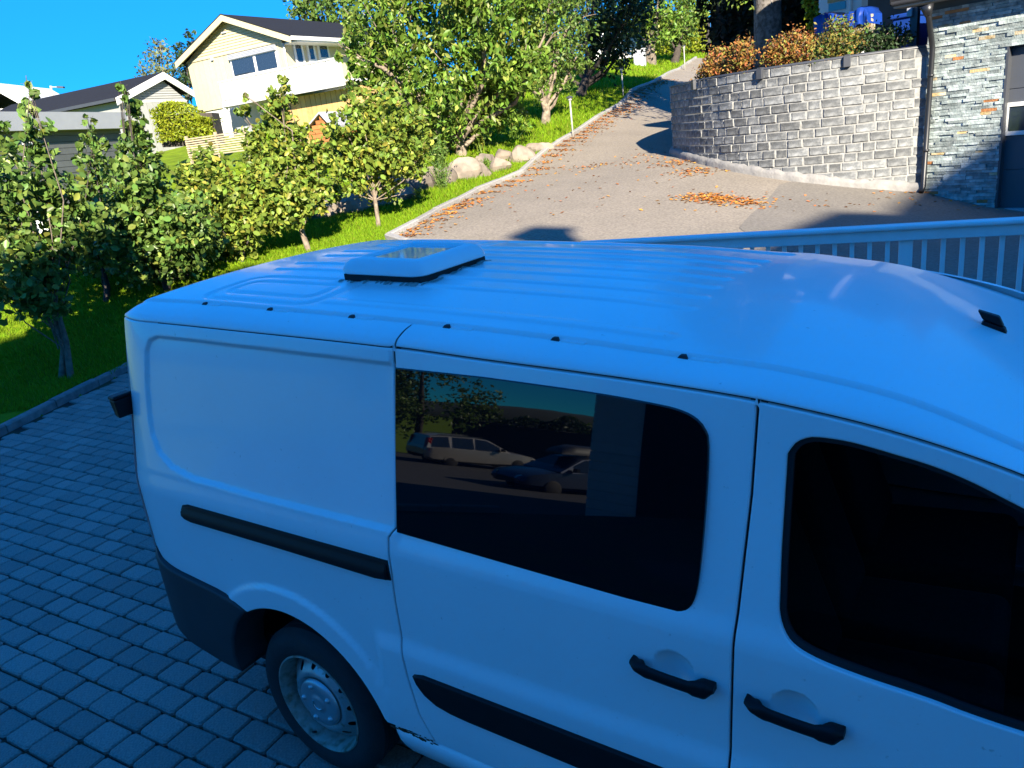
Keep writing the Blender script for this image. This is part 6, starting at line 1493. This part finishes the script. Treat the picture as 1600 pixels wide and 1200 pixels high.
# ------------------------------------------------------------------ parked cars mirrored in the window
def car(name, label, pos, head, paint, estate, roofbox=False):
    pos = np.array(pos, float); h = np.array([head[0], head[1], 0.0]); h /= np.linalg.norm(h); sdv = np.array([-h[1], h[0], 0])
    t = thing(name, label, 'car', pos, 'cars parked behind the viewer'); W3 = lambda x, y, z: pos + h * x + sdv * y + np.array([0, 0, z])
    L = 2.35
    st = [(-L, .55, .80, .80), (-L + .04, .40, .95, .84), (-L + .3, .30, .98, .88), (-1.4, .26, .98, .90), (0, .24, .95, .90), (.9, .26, .92, .90), (1.5, .28, .88, .88), (2.1, .32, .78, .82), (2.32, .38, .66, .72), (2.38, .45, .58, .66)]
    A = []
    for x, zb, zt, hw in st: A.append([W3(x, s * hw * k, z) for s, k, z in ((-1, .8, zb), (-1, 1, zb + .10), (-1, 1.0, (zb + zt) / 2), (-1, .97, zt - .02), (-1, .88, zt), (0, 0, zt + .03), (1, .88, zt), (1, .97, zt - .02), (1, 1, (zb + zt) / 2), (1, 1, zb + .10), (1, .8, zb))])
    body = MB().grid(A).poly(A[0]).poly(A[-1]).build('body', paint, t, True); auto_smooth(body, 45)
    gh_ = [(-2.30, .0), (-2.12, .50), (-1.6, .55), (-.4, .57), (.25, .50), (1.05, .0)] if estate else [(-1.75, .0), (-1.05, .46), (-.5, .52), (-.1, .53), (.25, .50), (1.15, .0)]
    A = []
    for x, dz_ in gh_:
        zt = .93; k = dz_ / .57; A.append([W3(x, -.86, zt - .03), W3(x, -.86 + .20 * k, zt + dz_ - .03 * k), W3(x, -.45, zt + dz_ + .02 * k), W3(x, .45, zt + dz_ + .02 * k), W3(x, .86 - .20 * k, zt + dz_ - .03 * k), W3(x, .86, zt - .03)])
    cab = MB().grid(A).build('cabin', paint, t, True); auto_smooth(cab, 40)
    wins = [(-2.10, -1.42), (-1.28, -.45), (-.36, .62)] if estate else [(-1.15, -.42), (-.33, .65)]
    for s in (-1, 1):
        for a, b_ in wins:
            q = lambda x, f: W3(x, s * (.868 - .20 * f * min(1, np.interp(x, [g_[0] for g_ in gh_], [g_[1] for g_ in gh_]) / .57)), .96 + (np.interp(x, [g_[0] for g_ in gh_], [g_[1] for g_ in gh_]) - .07) * f)
            MB().poly([q(a, .0), q(b_, .0), q(b_, 1), q((a + b_) / 2, 1), q(a, 1)]).build('side_window', M_WINDOW, t)
        for hx in (-1.38, 1.40):
            c = W3(hx, s * .80, .31); mb = MB(); prof = [(.0, .10), (.19, .10), (.21, .09), (.30, .095), (.315, .06), (.315, -.10), (.0, -.10)]; n = 20; b0 = len(mb.v)
            for r, o_ in prof:
                for k in range(n): a = 2 * math.pi * k / n; mb.v.append(c + h * r * math.cos(a) + np.array([0, 0, r * math.sin(a)]) + sdv * s * o_)
            for i in range(len(prof) - 1):
                for k in range(n): mb.f.append((b0 + i * n + k, b0 + i * n + (k + 1) % n, b0 + (i + 1) * n + (k + 1) % n, b0 + (i + 1) * n + k))
            mb.build('wheel', M_RUBBER, t, True)
        MB().box8([W3(2.2, s * .50, .62), W3(2.39, s * .45, .60), W3(2.20, s * .76, .60), W3(2.05, s * .80, .62), W3(2.15, s * .50, .74), W3(2.33, s * .45, .70), W3(2.14, s * .77, .72), W3(2.0, s * .82, .76)]).build('headlight', M_CHROME, t)
        MB().box8([W3(-2.36, s * .66, .75), W3(-2.26, s * .66, .75), W3(-2.20, s * .86, .75), W3(-2.34, s * .80, .75), W3(-2.26, s * .62, 1.35 if estate else .95), W3(-2.16, s * .62, 1.35 if estate else .95), W3(-2.06, s * .76, 1.35 if estate else .95), W3(-2.22, s * .74, 1.35 if estate else .95)]).build('tail_lamp', M_TAIL, t)
        MB().box8([W3(.62, s * .88, .98), W3(.75, s * .88, .98), W3(.75, s * 1.04, .98), W3(.62, s * 1.04, .98), W3(.62, s * .88, 1.10), W3(.72, s * .88, 1.10), W3(.72, s * 1.04, 1.10), W3(.62, s * 1.04, 1.10)]).build('door_mirror', M_BLACK, t)
    A = [[W3(x, y * k, z) for y in (-.7, 0, .7)] for x, z, k in ((.34, 1.42, .85), (.98, 1.02, 1.08))]
    MB().grid(A).build('windscreen', M_WINDOW, t)
    MB().box8([W3(2.36, -.42, .42), W3(2.40, -.42, .42), W3(2.40, .42, .42), W3(2.36, .42, .42), W3(2.30, -.42, .60), W3(2.38, -.42, .60), W3(2.38, .42, .60), W3(2.30, .42, .60)]).build('grille', M_BLACK, t)
    for s in (-1, 1): MB().bar(W3(-1.8, s * .55, 1.53), W3(.0, s * .55, 1.53), .04, .03).build('roof_bar', M_CHARCOAL, t)
    return W3
M_SILVER = mat('silver_car_paint', (.50, .45, .37), .3, var=.05, nscale=3, metal=.5, coat=.5)
M_BLUECAR = mat('dark_blue_car_paint', (.04, .06, .11), .3, var=.05, nscale=3, metal=.3, coat=.5)
car('estate_car', 'champagne silver estate car mirrored in the van window', (-16.6, -21, tz(-16.6, -21)), (.43, -.90), M_SILVER, True)
W3 = car('sedan_car', 'dark blue car with roof box mirrored in the van window', (-10.6, -17.6, tz(-10.6, -17.6)), (-.35, .94), M_BLUECAR, False)
A = [[W3(x, y, 1.55 + hh_ * k) for y, k in ((-.38, 0), (-.36, .8), (-.2, 1), (.2, 1), (.36, .8), (.38, 0))] for x, hh_ in ((-1.4, .08), (-1.2, .30), (.2, .34), (.6, .20), (.75, .06))]
o = MB().grid(A).poly(A[0]).poly(A[-1]).build('roof_box', M_CHARCOAL, None, True); lab(o, 'dark roof box on top of the mirrored blue car', 'roof box')
hedge('garden_hedge', 'green hedge behind the mirrored silver car', (-22, -27, tz(-22, -27)), (-8, -34, tz(-8, -34)), 1.6, 3.2, L_DARK, .26, 7000, 131)
def bgtree(x, y, h, r, label, seed, m=L_DARK):
    g = np.random.default_rng(seed); z = tz(x, y); t = thing('garden_tree', label, 'tree', (x, y, z), 'trees behind the viewer')
    MB().tube([(x, y, z - .2), (x + .1, y, z + h * .4), (x, y + .1, z + h * .75)], [.22, .16, .06], 8).build('trunk', M_BARKD, t, True)
    cs = np.c_[x + g.normal(size=10) * r * .5, y + g.normal(size=10) * r * .5, z + h * (.35 + .55 * g.random(10))]; P, D = clumps(cs, np.full(10, r * .5), 4500, g, 9)
    leaf_mesh('crown', P, .22, m, t, .55, .3, D, seed=seed + 1)
bgtree(-21.5, -23.5, 6.5, 2.6, 'tree mirrored at the top left of the van window', 141, L_MID)
bgtree(-27, -27, 5.5, 2.6, 'second tree behind the mirrored silver car', 142)
bgtree(-19, -36, 3.4, 2.2, 'low tree behind the mirrored hedge', 143, L_MID)
# far wooded ridge behind the viewer and beyond the houses
A = []
g = np.random.default_rng(151)
for a in np.linspace(math.radians(150), math.radians(330), 160):
    R0 = 260; n_ = 1.6 * math.sin(a * 9) + 1.0 * math.sin(a * 23 + 1) + g.uniform(-.5, .5)
    A.append([((R0 + dr) * math.cos(a), (R0 + dr) * math.sin(a), z + (n_ if z > -5 else 0)) for dr, z in ((0, -14), (8, -6), (30, -2.0), (60, .5), (140, 2.0), (200, -14))])
o = MB().grid(A).build('wooded_hills', mat('forest_green', (.008, .016, .006), .95, var=.5, nscale=.15, bump=1.0, bscale=.6), None, True); lab(o, kind='structure')
